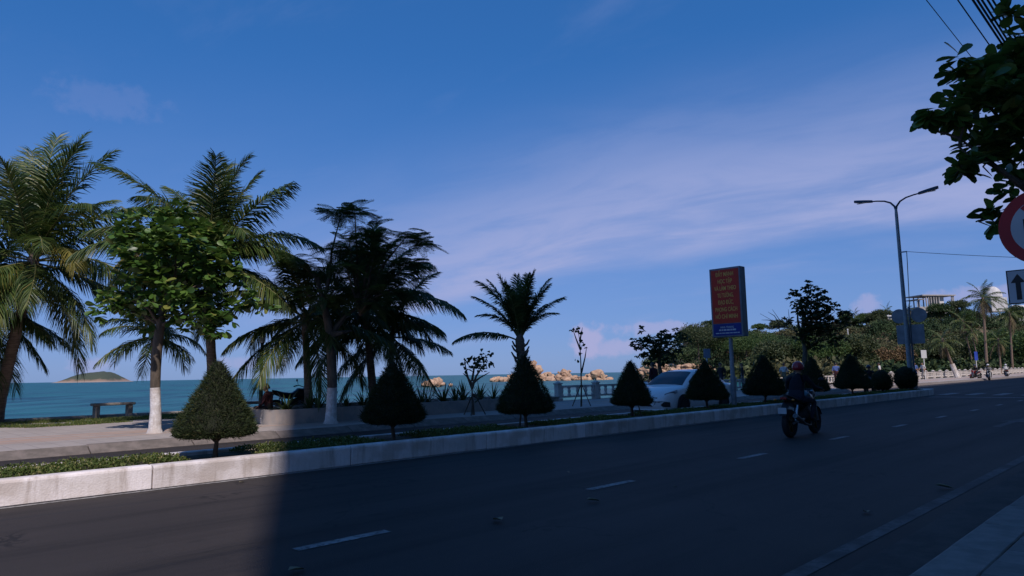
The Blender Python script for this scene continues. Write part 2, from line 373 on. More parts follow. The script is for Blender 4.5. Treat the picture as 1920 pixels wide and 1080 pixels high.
def arrow(u, v):                                                             # straight-ahead lane arrow
    fn_ = lambda pts: MB().add([(a_, b_, 0.004) for a_, b_ in pts], [tuple(range(len(pts)))]).build('lane_arrow', EDGEP, road)
    fn_([(u, v-.08), (u+1.9, v-.08), (u+1.9, v-.32), (u+3.3, v), (u+1.9, v+.32), (u+1.9, v+.08), (u, v+.08)])
MB().add([(u, v, .0035) for u, v in rect(-30, 39.6, 9.87, 9.965)], [(0, 1, 2, 3)]).build('edge_line', PAINT, road)
EDGEP = mat('worn_edge_paint', (0.12, 0.11, 0.105), (0.042, 0.037, 0.034), 2.2, 0.8, extra=wear)
MB().add([(u, v, .0035) for u, v in rect(UMIN, 38.0, 2.12, 2.25)], [(0, 1, 2, 3)]).build('edge_line', EDGEP, road); MB().add([(u, v, .0035) for u, v in rect(44, 200.0, 2.12, 2.25)], [(0, 1, 2, 3)]).build('edge_line', EDGEP, road)
arrow(19.6, 3.7); arrow(60, 3.7)
# --- near pavement: kerb stones and slabs
pave = struct(sheet('pavement', UMIN, UMAX, -5.0, 1.16, 0.085, mat('paving_bed', (0.10, 0.095, 0.09), (0.06, 0.06, 0.06), 6.0, 0.95)))
SLABM = mat('paving_slab', (0.20, 0.19, 0.175), (0.14, 0.135, 0.125), 5.0, 0.85, 0.3, 60, rnd=0.16)
sm_ = MB().box(0, .392, 0, .392, -.03, .035).mesh('paving_slab', SLABM, bevel=.006)
for i in range(30):
    for j in range(9): link('paving_slab', sm_, pave, (2.5 + .4 * i, .770 - .4 * j, .085 + rnd(-.002, .002)))
ks = MB().slab([(0, -.2), (0, .118), (.985, .118), (.985, -.2)], 0, 1).mesh('k', SLABM)
def kerb_stone(prof, L):
    mb = MB(); n = len(prof)
    mb.add([(0, y, z) for y, z in prof] + [(L, y, z) for y, z in prof],
           [tuple(range(n - 1, -1, -1)), tuple(range(n, 2 * n))] + [(i, (i + 1) % n, n + (i + 1) % n, n + i) for i in range(n)])
    return mb
km = kerb_stone([(1.17, .0), (1.52, .0), (1.50, .105), (1.47, .122), (1.17, .122)], .99).mesh('kerb_stone', SLABM, bevel=.008)
for i in range(-6, 50): link('kerb_stone', km, pave, (1.0 * i, rnd(-.006, .006), rnd(-.004, .004)))
struct(MB().box(UMIN, UMAX, 1.50, 1.95, -.3, .012).build('gutter', mat('gutter', (0.070, 0.060, 0.052), (0.040, 0.035, 0.032), 3.0, 0.9, 0.3, 40), rz=RZ))
# --- median: painted kerb blocks round a bed of soil
MU0, MU1, MV0, MV1, MH = -30.0, 39.9, 10.0, 11.55, 0.31
med = struct(sheet('median', MU0, MU1 - .2, MV0 + .15, MV1 - .15, 0.25, SOIL, 0.25))
kb = kerb_stone([(0, 0), (.20, 0), (.20, MH), (.025, MH), (0, MH - .03)], 2.985)
kbm = kb.mesh('kerb_block', KERBP, bevel=.012)
for i in range(23):
    link('kerb_block', kbm, med, (MU0 + 3.0 * i + 0.25, MV0 + rnd(-.006, .006), rnd(-.005, .005)))
    o = link('kerb_block', kbm, med, (MU0 + 3.0 * i + 3.235, MV1, 0)); o.rotation_euler = (0, 0, math.pi)
MB().box(39.26, 39.9, MV0, MV1, 0, MH + .006).build('kerb_block', KERBP, med, bevel=.03, seg=2)
# --- promenade by the sea
def promfloor():
    ma, t, b = bsdf('promenade_tiles')
    co = N(t, 'ShaderNodeTexCoord').outputs['Object']
    br = N(t, 'ShaderNodeTexBrick', inp={'Vector': co, 'Color1': (.38, .33, .30, 1), 'Color2': (.33, .29, .265, 1), 'Mortar': (.22, .195, .18, 1), 'Scale': 1.0, 'Mortar Size': .008, 'Brick Width': .4, 'Row Height': .4})
    br.offset = 0.0
    sx = N(t, 'ShaderNodeSeparateXYZ', inp={0: co})
    n = N(t, 'ShaderNodeTexNoise', inp={'Vector': co, 'Scale': 0.5, 'Detail': 6.0, 'Roughness': 0.65}).outputs[0]
    n2 = N(t, 'ShaderNodeTexNoise', inp={'Vector': N(t, 'ShaderNodeMapping', inp={0: co, 3: (0.25, 1.2, 1)}).outputs[0], 'Scale': 1.0, 'Detail': 4.0}).outputs[0]
    bandm = M(t, 'MULTIPLY', ramp01(t, M(t, 'ABSOLUTE', M(t, 'SUBTRACT', sx.outputs[1], 18.9)), 1.0, .8), ramp01(t, n2, .38, .6))
    c = mixc(t, M(t, 'MULTIPLY', bandm, .7), br.outputs[0], (.40, .25, .18))     # worn band of reddish tiles
    c = mixc(t, M(t, 'MULTIPLY', ramp01(t, n, .45, .75), .5), c, (.23, .205, .19))
    t.links.new(c, b.inputs['Base Color']); b.inputs['Roughness'].default_value = .85; b.inputs['Specular IOR Level'].default_value = .25
    return ma
prom = struct(MB().prism([(UMIN, 16.22), (UMAX, 16.22), (UMAX, 21.7), (16.5, 21.7), (16.5, 22.6), (9.5, 22.6), (9.5, 27.6), (UMIN, 27.6)], -.10, .15).build('promenade', promfloor(), rz=RZ))
pk = kerb_stone([(0, -.05), (.52, -.05), (.52, .152), (.30, .152), (.02, .01)], 1.98).mesh('kerb_stone', KERB2, bevel=.01)
for i in range(-10, 90): link('kerb_stone', pk, prom, (2.0 * i, 15.9 + rnd(-.008, .008), rnd(-.004, .004)))
# --- sea, island, headland
def seamat():
    ma, t, b = bsdf('sea_water')
    co = N(t, 'ShaderNodeTexCoord').outputs['Object']
    mp = N(t, 'ShaderNodeMapping', inp={0: co, 2: (0, 0, R(20)), 3: (1.0, 0.45, 1.0)}).outputs[0]
    w1 = N(t, 'ShaderNodeTexNoise', inp={'Vector': mp, 'Scale': 0.9, 'Detail': 5.0, 'Roughness': 0.6}).outputs[0]
    w2 = N(t, 'ShaderNodeTexNoise', inp={'Vector': mp, 'Scale': 0.09, 'Detail': 4.0, 'Roughness': 0.55, 'Distortion': .4}).outputs[0]
    w3 = N(t, 'ShaderNodeTexNoise', inp={'Vector': N(t, 'ShaderNodeMapping', inp={0: co, 2: (0, 0, R(8)), 3: (.004, .02, 1)}).outputs[0], 'Scale': 1.0, 'Detail': 3.0}).outputs[0]
    c = mixc(t, ramp01(t, w2, .35, .65), (0.003, 0.036, 0.050), (0.018, 0.120, 0.130))
    c = mixc(t, M(t, 'MULTIPLY', ramp01(t, w3, .42, .62), .6), c, (0.006, 0.105, 0.102))   # greener shoals
    t.links.new(c, b.inputs['Base Color'])
    b.inputs['Roughness'].default_value = .33; b.inputs['Specular IOR Level'].default_value = .13; b.inputs['IOR'].default_value = 1.33
    h = M(t, 'ADD', M(t, 'MULTIPLY', w2, 3.0), M(t, 'MULTIPLY', w1, 0.6))
    bp = N(t, 'ShaderNodeBump', inp={'Strength': 1.0, 'Distance': 0.55, 'Height': h})
    t.links.new(bp.outputs[0], b.inputs['Normal']); return ma
SEAZ = -2.0
mb = MB(); E_ = 26000
mb.grid(8, 8, lambda a, b_: ((a - .5) * 2 * E_, (b_ - .5) * 2 * E_, SEAZ))
struct(mb.build('sea', seamat()))
def rockmat(name, c1, c2, c3): 
    def ex(t, co, col):
        n = N(t, 'ShaderNodeTexNoise', inp={'Vector': co, 'Scale': .9, 'Detail': 8.0, 'Roughness': .7}).outputs[0]
        return mixc(t, ramp01(t, n, .52, .68), col, c3)
    return mat(name, c1, c2, 2.2, .9, .7, 6, rnd=.12, extra=ex)
ROCK = rockmat('orange_granite', (.54, .36, .235), (.36, .22, .14), (.17, .115, .085))
# island far out
def island():
    n = 60; mb = MB(); A = pix(118, 716, 3600); B = pix(232, 716, 3600)
    prof = [(0, 0), (.08, .14), (.2, .5), (.3, .76), (.4, .91), (.52, .98), (.66, 1), (.76, .92), (.85, .6), (.93, .2), (1, 0)]
    def hgt(s):
        for (a, h), (b, k) in zip(prof, prof[1:]):
            if s <= b: return h + (k - h) * (s - a) / (b - a)
        return 0
    def fn(a, b):
        p = A.lerp(B, a); d = (b - .5) * 260; k = max(0, 1 - (abs(b - .5) * 2) ** 3)
        q = Vector((p.x * .006, b * 5, 3)); h = hgt(a) * 54 * k
        h *= .95 + .10 * mnoise.noise(q * 2) + .06 * mnoise.noise(q * 6)
        return (p.x, p.y + d, SEAZ - 1 + h)
    mb.grid(n, 24, fn)
    ma, t, b = bsdf('island_slope')
    g = N(t, 'ShaderNodeNewGeometry'); z = N(t, 'ShaderNodeSeparateXYZ', inp={0: g.outputs['Position']}).outputs[2]
    n_ = N(t, 'ShaderNodeTexNoise', inp={'Vector': g.outputs['Position'], 'Scale': .02, 'Detail': 6.0, 'Roughness': .7}).outputs[0]
    c = mixc(t, ramp01(t, M(t, 'ADD', z, M(t, 'MULTIPLY', n_, 42.0)), 24, 38), (.25, .165, .12), (.055, .068, .045))
    c = mixc(t, ramp01(t, z, 4, 1), c, (.30, .23, .19))
    t.links.new(c, b.inputs['Base Color']); b.inputs['Roughness'].default_value = .95
    return struct(mb.build('island', ma, smooth='full'))
island()
# boulders: a few shapes shared by every pile
def boulder_mesh(seed, ma=ROCK):
    bm = bmesh.new(); bmesh.ops.create_icosphere(bm, subdivisions=3, radius=1.0)
    o = Vector((seed * 7.3, seed * 3.1, seed * 1.7)); st = (rnd(.8, 1.3), rnd(.8, 1.2), rnd(.65, 1.1))
    for v in bm.verts:
        p = v.co.copy(); d = 1 + .34 * mnoise.noise(p * 1.1 + o) + .16 * mnoise.noise(p * 2.6 + o) + .05 * mnoise.noise(p * 7 + o)
        c = mnoise.cell(p * 1.3 + o) if hasattr(mnoise, 'cell') else 0
        v.co = Vector((p.x * st[0], p.y * st[1], p.z * st[2])) * (d + .08 * c)
    me = bpy.data.meshes.new('boulder'); bm.to_mesh(me); bm.free(); me.materials.append(ma)
    me.polygons.foreach_set('use_smooth', [True] * len(me.polygons)); me.set_sharp_from_angle(angle=R(28)); return me
BOULD = [boulder_mesh(i + 1) for i in range(7)]
def boulder(parent, p, s, sq=1.0):
    o = link('boulder', random.choice(BOULD), parent, p)
    o.rotation_euler = (rnd(-.3, .3), rnd(-.3, .3), rnd(0, 6.28)); o.scale = (s * rnd(.85, 1.2), s * rnd(.85, 1.2), s * sq * rnd(.8, 1.1)); return o
def rocks(name, label, cat, base, items):
    e = empty(name, base, 0, label, cat)
    for px, py, y, rpx in items:                    # seen centre, distance, seen radius
        p = pix(px, py, y) - Vector(base); boulder(e, p, rpx * y / FPX)
    return e
D0 = 330.0
it = []
def top_line(px):
    pts = [(918, 713), (945, 706), (965, 697), (982, 688), (992, 678), (1000, 676), (1008, 684), (1020, 695), (1035, 700), (1048, 694), (1060, 691), (1072, 695), (1085, 699), (1105, 698), (1122, 694), (1132, 700), (1150, 708)]
    for (a, h), (b, k) in zip(pts, pts[1:]):
        if a <= px <= b: return h + (k - h) * (px - a) / (b - a)
    return 713
for k in range(150):
    px = rnd(925, 1146); t_ = top_line(px); wl = 715.5 - (px - 920) * .012
    fr = random.random() ** 1.3; rr = rnd(3.2, 7.5) * (1 - .35 * fr)
    py = t_ + rr * .8 + (wl - t_ - rr * .5) * (1 - fr) if wl - t_ > rr else wl - rr * .4
    it.append((px, min(py, wl), D0 + 16 * fr + rnd(-3, 3), rr))
it += [(997, 684, D0 + 14, 8), (1001, 681, D0 + 15, 6), (992, 692, D0 + 12, 9), (1006, 694, D0 + 12, 9), (1120, 702, D0 + 2, 10), (1128, 706, D0, 8), (1057, 699, D0 + 9, 9), (940, 712, D0 - 2, 6), (925, 714, D0 - 3, 5)]
rocks('rock_point', 'long low point of piled pale orange boulders out in the sea', 'rocks', pix(1030, 712, D0), it)
it2 = [(808, 719, 210, 8), (820, 718, 212, 9), (797, 721, 210, 6), (830, 721, 211, 5), (845, 722, 210, 4), (815, 713, 213, 4)]
rocks('rock_islet', 'small lone rock standing in the sea behind the palms', 'rocks', pix(815, 722, 210), it2)
it3 = [(rnd(1196, 1335), rnd(686, 702), rnd(196, 214), rnd(4, 9)) for _ in range(60)] + [(1310, 681, 215, 9), (1262, 688, 214, 8), (1240, 690, 212, 7), (1208, 695, 205, 8), (1335, 660, 216, 9), (1345, 650, 217, 8), (1360, 662, 216, 10)]
rocks('shore_rocks', 'tumbled boulders along the shore under the wooded slope', 'rocks', pix(1260, 700, 205), it3)
# headland: slope rising behind the promenade on the right
HTOP = [(1150, 705), (1200, 692), (1260, 660), (1290, 622), (1330, 616), (1400, 622), (1470, 618), (1540, 612), (1600, 606), (1650, 598), (1720, 590), (1800, 588), (1870, 590), (1920, 596), (2100, 590), (2400, 600)]
def htop(px):
    for (a, h), (b, k) in zip(HTOP, HTOP[1:]):
        if a <= px <= b: return h + (k - h) * (px - a) / (b - a)
    return 705
def hill_point(px, t):                               # t: 0 at the foot, 1 at the crest, up to 1.6 beyond
    y0 = 200 + max(0, px - 1500) * .03; y1 = y0 + 90
    foot = pix(px, 703, y0); foot.z = -2.4 if px < 1340 else -.4
    crest = pix(px, htop(px) + 12, y1)
    if t <= 1:
        p = foot.lerp(crest, t); p.z = foot.z + (crest.z - foot.z) * (max(t, 0) ** .75); return p
    p = crest + (crest - foot) * (t - 1); p.z = crest.z - (t - 1) * 6; return p
mb = MB()
mb.grid(90, 22, lambda a, b: hill_point(1150 + a * 1250, b * 1.7) + Vector((0, 0, .8 * mnoise.noise(Vector((a * 60, b * 14, 1))))))
struct(mb.build('hill', mat('hill_earth', (.16, .10, .06), (.07, .075, .035), .12, .95, .4, 1.0), smooth='full'))
# ---------------------------------------------------------------- vegetation
PALMLEAF = leafmat('palm_leaflets', [(0, (.022, .046, .013)), (.5, (.052, .090, .020)), (.85, (.100, .130, .030)), (1, (.17, .16, .05))], .45, .22, .4)
PALMYEL = leafmat('yellowing_palm_leaflets', [(0, (.10, .11, .025)), (.5, (.20, .18, .04)), (1, (.30, .24, .06))], .5, .3, .35)
PALMDRY = leafmat('dry_palm_leaflets', [(0, (.10, .075, .045)), (1, (.20, .155, .095))], .8, .1, .2)
PTRUNK = mat('palm_bark', (.23, .165, .125), (.12, .085, .065), 5.0, .9, .8, 18, stretch=(1, 1, 5))
RACHIS = mat('frond_stalk', (.16, .15, .05), (.09, .10, .03), 3.0, .6)
BARK = mat('tree_bark', (.13, .10, .075), (.06, .048, .036), 7.0, .95, .9, 20, stretch=(1, 1, .35))
LIME = mat('limewashed_bark', (.72, .69, .68), (.50, .46, .43), 7.0, .9, .8, 22, extra=streaks)
HUSK = mat('coconut_husk', (.10, .12, .035), (.07, .06, .03), 6.0, .6)
def frond_mesh(e0, L, droop, seed, lm=PALMLEAF, nl=115, lf=1.12, hang=.55, stalk=.13):
    r = np.random.default_rng(seed); n = 26; s = np.linspace(0, 1, n)
    ang = e0 - droop * s ** 1.35; ds = L / (n - 1)
    x = np.concatenate([[0], np.cumsum(np.cos(ang[:-1]) * ds)]); z = np.concatenate([[0], np.cumsum(np.sin(ang[:-1]) * ds)])
    yy = r.normal(0, .10) * L * s ** 2
    pts = np.stack([x, yy, z], 1)
    mb = MB(); mb.tube([Vector(p) for p in pts[::2]] + [Vector(pts[-1])], [.030 * (1 - .88 * q) + .004 for q in np.append(s[::2], 1)], 5, 1)
    V0 = np.array(mb.v); F0 = [np.array([f for f in mb.f if len(f) == 4])]
    q = np.linspace(stalk, .995, nl); q = np.concatenate([q, q]) + r.normal(0, .004, 2 * nl); q = np.clip(q, 0, .999)
    side = np.concatenate([np.ones(nl), -np.ones(nl)])
    P = np.stack([np.interp(q, s, pts[:, k]) for k in range(3)], 1)
    a = np.interp(q, s, ang); T = np.stack([np.cos(a), np.zeros_like(a), np.sin(a)], 1); U_ = np.stack([-np.sin(a), np.zeros_like(a), np.cos(a)], 1)
    Sd = np.stack([np.zeros_like(a), side, np.zeros_like(a)], 1)
    ln = lf * (L / 4.0) ** .7 * np.interp(q, [stalk, .3, .55, .8, 1], [.55, .95, 1, .72, .38]) * r.uniform(.82, 1.1, 2 * nl)
    fw = np.interp(q, [0, .6, 1], [.6, .85, 2.0])[:, None]
    D = unit(Sd + T * fw + U_ * r.uniform(.0, .5, 2 * nl)[:, None])
    G = np.array([0, 0, -1.0])
    h = (hang * r.uniform(.6, 1.3, 2 * nl))[:, None]
    m_ = P + D * (ln * .5)[:, None] + G * (ln[:, None] * h * .22)
    D2 = unit(D + G * h * 1.5)
    e = m_ + D2 * (ln * .5)[:, None]
    w = .040 * (L / 4) ** .5 * (60 / nl) ** .3 * 1.1
    Wv = unit(np.cross(D, G + r.normal(0, .35, (2 * nl, 3)))) * w
    Wv = unit(T + .3 * U_ * r.normal(0, 1, 2 * nl)[:, None]) * w
    V = np.stack([P - Wv * .5, P + Wv * .5, m_ + Wv * .62, m_ - Wv * .62, e + Wv * .1, e - Wv * .1], 1).reshape(-1, 3)
    i = np.arange(2 * nl)[:, None] * 6 + len(V0)
    F1 = np.concatenate([i + np.array([[0, 1, 2, 3]]), i + np.array([[3, 2, 4, 5]])])
    mi = np.concatenate([np.ones(len(F0[0])), np.zeros(len(F1))])
    return raw_mesh('frond', np.concatenate([V0, V]), F0 + [F1], [lm, RACHIS], mi)
FR = {}
def frond_for(e, droop, L, lm, hang, nl=115, lf=1.12):
    key = (round(e / 12), round(droop * 3), round(L * 2), lm.name, round(hang * 2), random.randrange(2), nl)
    if key not in FR: FR[key] = frond_mesh(R(round(e / 12) * 12), L, droop, len(FR) + 11, lm, nl, lf, hang)
    return FR[key]
def palm(name, base, crown, L, fronds, label, group=None, cat='palm tree', r0=.17, r1=.11, bend=.0, nuts=0, nl=115, lf=1.12, butt=1.35, sides=10):
    """fronds: list of (azimuth deg, start elevation deg, droop rad, length factor, kind)"""
    base = Vector(base); crown = Vector(crown)
    e = empty(name, base, 0, label, cat, group); c = crown - base
    n = 22; mb = MB(); pts = []; rad = []
    ctrl = Vector((c.x * (.5 - bend), c.y * (.5 - bend), c.z * .5))
    for i in range(n + 1):
        t = i / n; p = ctrl * (2 * t * (1 - t)) + c * (t * t)
        pts.append(p); rad.append((r0 + (r1 - r0) * min(1, t * 1.6)) * (1 + (butt - 1) * max(0, 1 - t * 6)) * (1 + .05 * (i % 2)))
    pts.append(c + Vector((0, 0, .25))); rad.append(r1 * 1.1); pts.append(c + Vector((0, 0, .5))); rad.append(r1 * .5)
    mb.tube(pts, rad, sides); mb.build('trunk', PTRUNK, e, smooth=True)
    for az_, el_, dr, lfac, kind in fronds:
        lm = {'g': PALMLEAF, 'y': PALMYEL, 'd': PALMDRY}[kind]
        hang = .38 if el_ > 55 else .75 if el_ > 30 else (.9 if el_ > -5 else 1.2)
        me = frond_for(el_, dr, L * lfac, lm, hang, nl, lf)
        o = link('frond', me, e, c + Vector((math.cos(R(az_)) * .06, math.sin(R(az_)) * .06, .12 + .25 * max(0, math.sin(R(el_))))))
        o.rotation_euler = (rnd(-.06, .06), 0, R(az_))
    for k in range(nuts):
        a = rnd(0, 6.28); MB().ball((0, 0, 0), (.10, .10, .125), 10, 7).build('coconut', HUSK, e, loc=c + Vector((math.cos(a) * .2, math.sin(a) * .2, rnd(-.25, .0))), smooth='full')
    return e
def crown_set(n, seed, lo=-45, hi=82, drk=1.0, az0=0):
    r = random.Random(seed); out = []
    for i in range(n):
        t = i / (n - 1); el_ = hi + (lo - hi) * t ** .85
        out.append(((az0 + i * 137.5 + r.uniform(-12, 12)) % 360, el_ + r.uniform(-6, 6), (r.uniform(.5, .8) if el_ > 55 else r.uniform(.9, 1.35) if el_ > 0 else r.uniform(.5, .85)) * drk, r.uniform(.85, 1.08), 'g'))
    return out
# (azimuths: 0 = to the right of the picture, 90 = away from the camera, 180 = left, 270 = towards the camera)
fa = crown_set(26, 3, -50, 84) + [(265, -8, 1.25, .62, 'y'), (335, 22, 1.6, .75, 'y'), (15, 52, .9, 1.05, 'g'), (160, 60, .8, 1.0, 'g'), (95, 80, .4, 1.15, 'g'), (200, -50, .5, .8, 'd'), (60, 84, .35, 1.1, 'g'), (130, 78, .4, 1.15, 'g'), (20, 70, .6, 1.0, 'g')]
pa0 = pixg(-12, 794, .15)
palm('coconut_palm', pa0, pix(62, 500, 21.6), 3.9, fa, 'tallest coconut palm with leaning trunk and yellowing fronds at the left edge', 'coconut palms along the promenade', bend=.02, r0=.20, r1=.155, nuts=5)
fb = crown_set(24, 8, -22, 84, az0=20) + [(92, 82, .3, .95, 'g'), (25, 75, .4, .9, 'g'), (10, 40, 1.2, 1.05, 'g'), (175, 38, 1.0, 1.1, 'g'), (5, 28, 1.2, .95, 'g'), (200, 25, 1.3, .8, 'y')]
palm('coconut_palm', uv(8.3, 20.6, .15), pix(388, 500, 20.4), 3.2, fb, 'coconut palm rising behind the round leafy tree with the white trunk', 'coconut palms along the promenade', nuts=4, r0=.16, r1=.12)
palm('coconut_palm', uv(3.2, 30.0 - 2.6, .15), pix(-42, 575, 22.0), 3.2, crown_set(22, 5, -60, 70), 'dark low coconut palm half out of the picture behind the leaning palm', 'coconut palms along the promenade', r0=.15)
palm('coconut_palm', pixg(291, 793, .15), pix(288, 640, 22.4), 1.85, crown_set(15, 12, -25, 70, 1.1), 'small young coconut palm behind the white trunk', 'coconut palms along the promenade', r0=.12, r1=.09, nl=40)
fe = crown_set(19, 21, -30, 72, 1.1)
palm('coconut_palm', uv(10.7, 19.5, .4), pix(572, 612, 21.4), 2.7, fe, 'low bushy coconut palm in the planter beside the painted tree trunk', 'coconut palms along the promenade', r0=.13, r1=.10)
ff = crown_set(22, 33, -40, 86, 1.0) + [(345, 18, 1.25, 1.15, 'g'), (330, 35, 1.35, 1.1, 'g'), (5, 5, .55, .85, 'g'), (88, 86, .2, 1.05, 'g'), (200, 10, 1.2, 1.1, 'g')]
palm('coconut_palm', uv(13.5, 20.2, .4), pix(686, 592, 23.8), 2.9, ff, 'dark coconut palm with one long frond arching to the right', 'coconut palms along the promenade', r0=.15, r1=.12, nuts=3)
palm('coconut_palm', uv(14.4, 20.6, .4), pix(735, 640, 24.6), 2.3, crown_set(13, 41, -30, 70, 1.1), 'smaller coconut palm leaning right out of the same clump in the planter', 'coconut palms along the promenade', r0=.11, r1=.09)
fg = [(165, 78, .40, 1.0, 'g'), (80, 82, .3, 1.0, 'g'), (20, 76, .4, 1.0, 'g'), (300, 82, .3, .95, 'g'), (190, 66, .6, .95, 'g'), (340, 68, .5, .9, 'g'), (172, 58, .7, .95, 'g'), (5, 64, .55, .85, 'g'), (240, 70, .5, .85, 'g'), (100, 66, .5, .9, 'g'), (183, 26, 1.0, 1.0, 'g'), (120, 84, .2, .95, 'g'), (355, 80, .3, 1.0, 'g'), (200, 80, .35, .98, 'g'), (30, 60, .5, .7, 'g'), (200, 58, 1.3, .75, 'g'), (335, 62, 1.2, .7, 'g')]
pg_b = uv(18.9, 18.2, .15)
palm('coconut_palm', pg_b, pix(975, 650, 26.2), 2.5, fg, 'lone coconut palm with upright fronds above a cone-clipped tree', 'coconut palms along the promenade', r0=.20, r1=.17, lf=.8)
mb = MB()                                           # stubs of cut fronds round its neck
for o in bpy.data.objects:
    if o.get('label', '').startswith('lone coconut palm'):
        for k in range(14):
            a = k * 2.4; h = pix(975, 650, 26.2).z - .15 - .55 + .05 * k
            b = MB().tube([(0, 0, 0), (.13 * math.cos(a), .13 * math.sin(a), .10), (.22 * math.cos(a), .22 * math.sin(a), .26)], [.05, .04, .025], 6)
            pr = Vector(pix(975, 650, 26.2)) - Vector(pg_b); b.build('cut_stalk', PTRUNK, o, loc=(pr.x * .93 + .13 * math.cos(a), pr.y * .93 + .13 * math.sin(a), h - .1), smooth=True)
        break
# --- clipped cones on the median
CONEL = leafmat('casuarina_needles', [(0, (.015, .026, .011)), (.5, (.031, .046, .017)), (.9, (.054, .066, .024)), (1, (.09, .074, .034))], .7, .12, .2, .22)
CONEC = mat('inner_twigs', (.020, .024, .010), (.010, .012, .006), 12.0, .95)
def cone_profile(t):                                 # t: 0 bottom .. 1 tip -> radius 0..1
    pts = [(0, .66), (.03, .90), (.07, .98), (.12, 1.0), (.22, .92), (.40, .72), (.60, .50), (.80, .28), (.93, .13), (1, .03)]
    return np.interp(t, [p[0] for p in pts], [p[1] for p in pts])
def cone_mesh(seed, Hc=1.2, Rr=.57, nb=15000, bulge=0.0, bush=False):
    r = np.random.default_rng(seed)
    t = 1 - np.sqrt(r.uniform(0, 1, nb)); t = np.where(r.uniform(0, 1, nb) < .10, r.uniform(0, .08, nb), t)
    prof = (lambda q: np.sqrt(np.clip(1 - (2 * q - .92) ** 2, .02, 1))) if bush else cone_profile
    a = r.uniform(0, 2 * np.pi, nb)
    lump = 1 + .06 * np.sin(a * 3 + seed * 1.7) + .045 * np.sin(a * 2 + t * 5 + seed) + .03 * np.sin(a * 7 + t * 9 + seed * 2) + .03 * np.sin(t * 26 + 2 * np.sin(a * 2 + seed))
    rad = prof(t) * Rr * lump * np.where(r.uniform(0, 1, nb) < .8, r.uniform(.86, 1.0, nb), r.uniform(.2, .9, nb))
    P = np.stack([rad * np.cos(a), rad * np.sin(a), t * Hc], 1)
    O = np.stack([np.cos(a), np.sin(a), np.full(nb, .25)], 1)
    D = unit(O + r.normal(0, .55, (nb, 3)) + np.array([0, 0, .25]))
    V, F = blade_cloud(P, D, r.normal(0, 1, (nb, 3)), r.uniform(.035, .085, nb), .011)
    ns = 420; ts = 1 - np.sqrt(r.uniform(0, 1, ns)); as_ = r.uniform(0, 2 * np.pi, ns); rs = prof(ts) * Rr * .95      # stray shoots
    P2 = np.stack([rs * np.cos(as_), rs * np.sin(as_), ts * Hc], 1); D2 = unit(np.stack([np.cos(as_), np.sin(as_), r.uniform(.2, 1.4, ns)], 1) + r.normal(0, .3, (ns, 3)))
    V2, F2 = blade_cloud(P2, D2, r.normal(0, 1, (ns, 3)), r.uniform(.07, .14, ns), .012); V, F = np.concatenate([V, V2]), np.concatenate([F, F2 + len(V)])
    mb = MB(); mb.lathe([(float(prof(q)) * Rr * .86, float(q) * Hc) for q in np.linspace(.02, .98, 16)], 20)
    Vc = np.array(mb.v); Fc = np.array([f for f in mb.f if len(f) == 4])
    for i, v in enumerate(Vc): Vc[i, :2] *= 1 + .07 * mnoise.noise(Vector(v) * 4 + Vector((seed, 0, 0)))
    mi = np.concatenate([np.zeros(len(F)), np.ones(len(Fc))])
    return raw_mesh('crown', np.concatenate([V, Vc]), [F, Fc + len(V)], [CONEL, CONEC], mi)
CM = [cone_mesh(1), cone_mesh(2), cone_mesh(3, nb=11000), cone_mesh(5, nb=11000), cone_mesh(6, nb=9000)]
def cone_tree(u, v, Hc, wid, me, label, lean=0.0, trunk=.30, stakes=False):
    e = empty('clipped_cone_tree', uv(u, v, .25), rnd(0, 6.28), label, 'topiary tree', 'cone-clipped trees on the median')
    mb = MB(); mb.tube([(0, 0, -.06), (.012, .01, .08), (-.006, 0, trunk * .7), (0, .006, trunk + .25)], [.055, .040, .034, .03], 8)
    for k in range(5):
        a = k * 1.3; mb.tube([(0, 0, trunk * .75), (.1 * math.cos(a), .1 * math.sin(a), trunk + .02), (.3 * math.cos(a), .3 * math.sin(a), trunk + .12)], [.018, .013, .008], 5)
    mb.build('trunk', BARK, e, smooth=True)
    o = link('crown', me, e, (0, 0, trunk)); o.scale = (wid / 1.14, wid / 1.14, Hc / 1.2); o.rotation_euler = (lean, 0, 0)
    if stakes:
        for k in range(2):
            MB().tube([(.16 - .3 * k, -.2 + .1 * k, -.05), (.05 - .1 * k, -.05, .7)], .016, 6).build('stake', BARK, e)
    return e
cone_tree(4.35, 10.72, 1.17, 1.11, CM[0], 'sunlit clipped cone tree on the median in front of the white trunk')
cone_tree(7.62, 10.80, 1.16, 1.18, CM[1], 'second clipped cone tree from the left, in shadow before the planter wall')
cone_tree(11.15, 10.80, 1.30, 1.22, CM[2], 'tall clipped cone tree just below the lone palm', stakes=True)
cone_tree(15.15, 10.80, 1.18, 1.08, CM[3], 'clipped cone tree in front of the bonnet of the white car', stakes=True)
cone_tree(19.05, 10.85, 1.20, 1.24, CM[1], 'clipped cone tree hiding the middle of the white car')
cone_tree(22.95, 10.85, 1.38, 1.45, CM[2], 'wide clipped cone tree right of the red signboard post')
cone_tree(27.0, 10.85, 1.36, 1.22, CM[4], 'clipped cone tree behind the rider with the red helmet')
cone_tree(31.1, 10.85, 1.50, 1.50, CM[3], 'last full clipped cone tree before the round bushes')
BM = cone_mesh(9, .78, .42, 7000, bush=True)
def bush(u, v, s, label):
    e = empty('round_bush', uv(u, v, .25), 0, label, 'bush', 'round bushes at the end of the median')
    MB().tube([(0, 0, -.05), (.01, 0, .15), (0, 0, .4)], [.05, .04, .03], 7).build('trunk', BARK, e, smooth=True)
    o = link('crown', BM, e, (0, 0, .14)); o.scale = (s, s, s * 1.15)
bush(34.9, 10.85, 1.05, 'round clipped bush right of the last cone tree'); bush(37.7, 10.65, 1.22, 'round clipped bush at the foot of the street lamp')
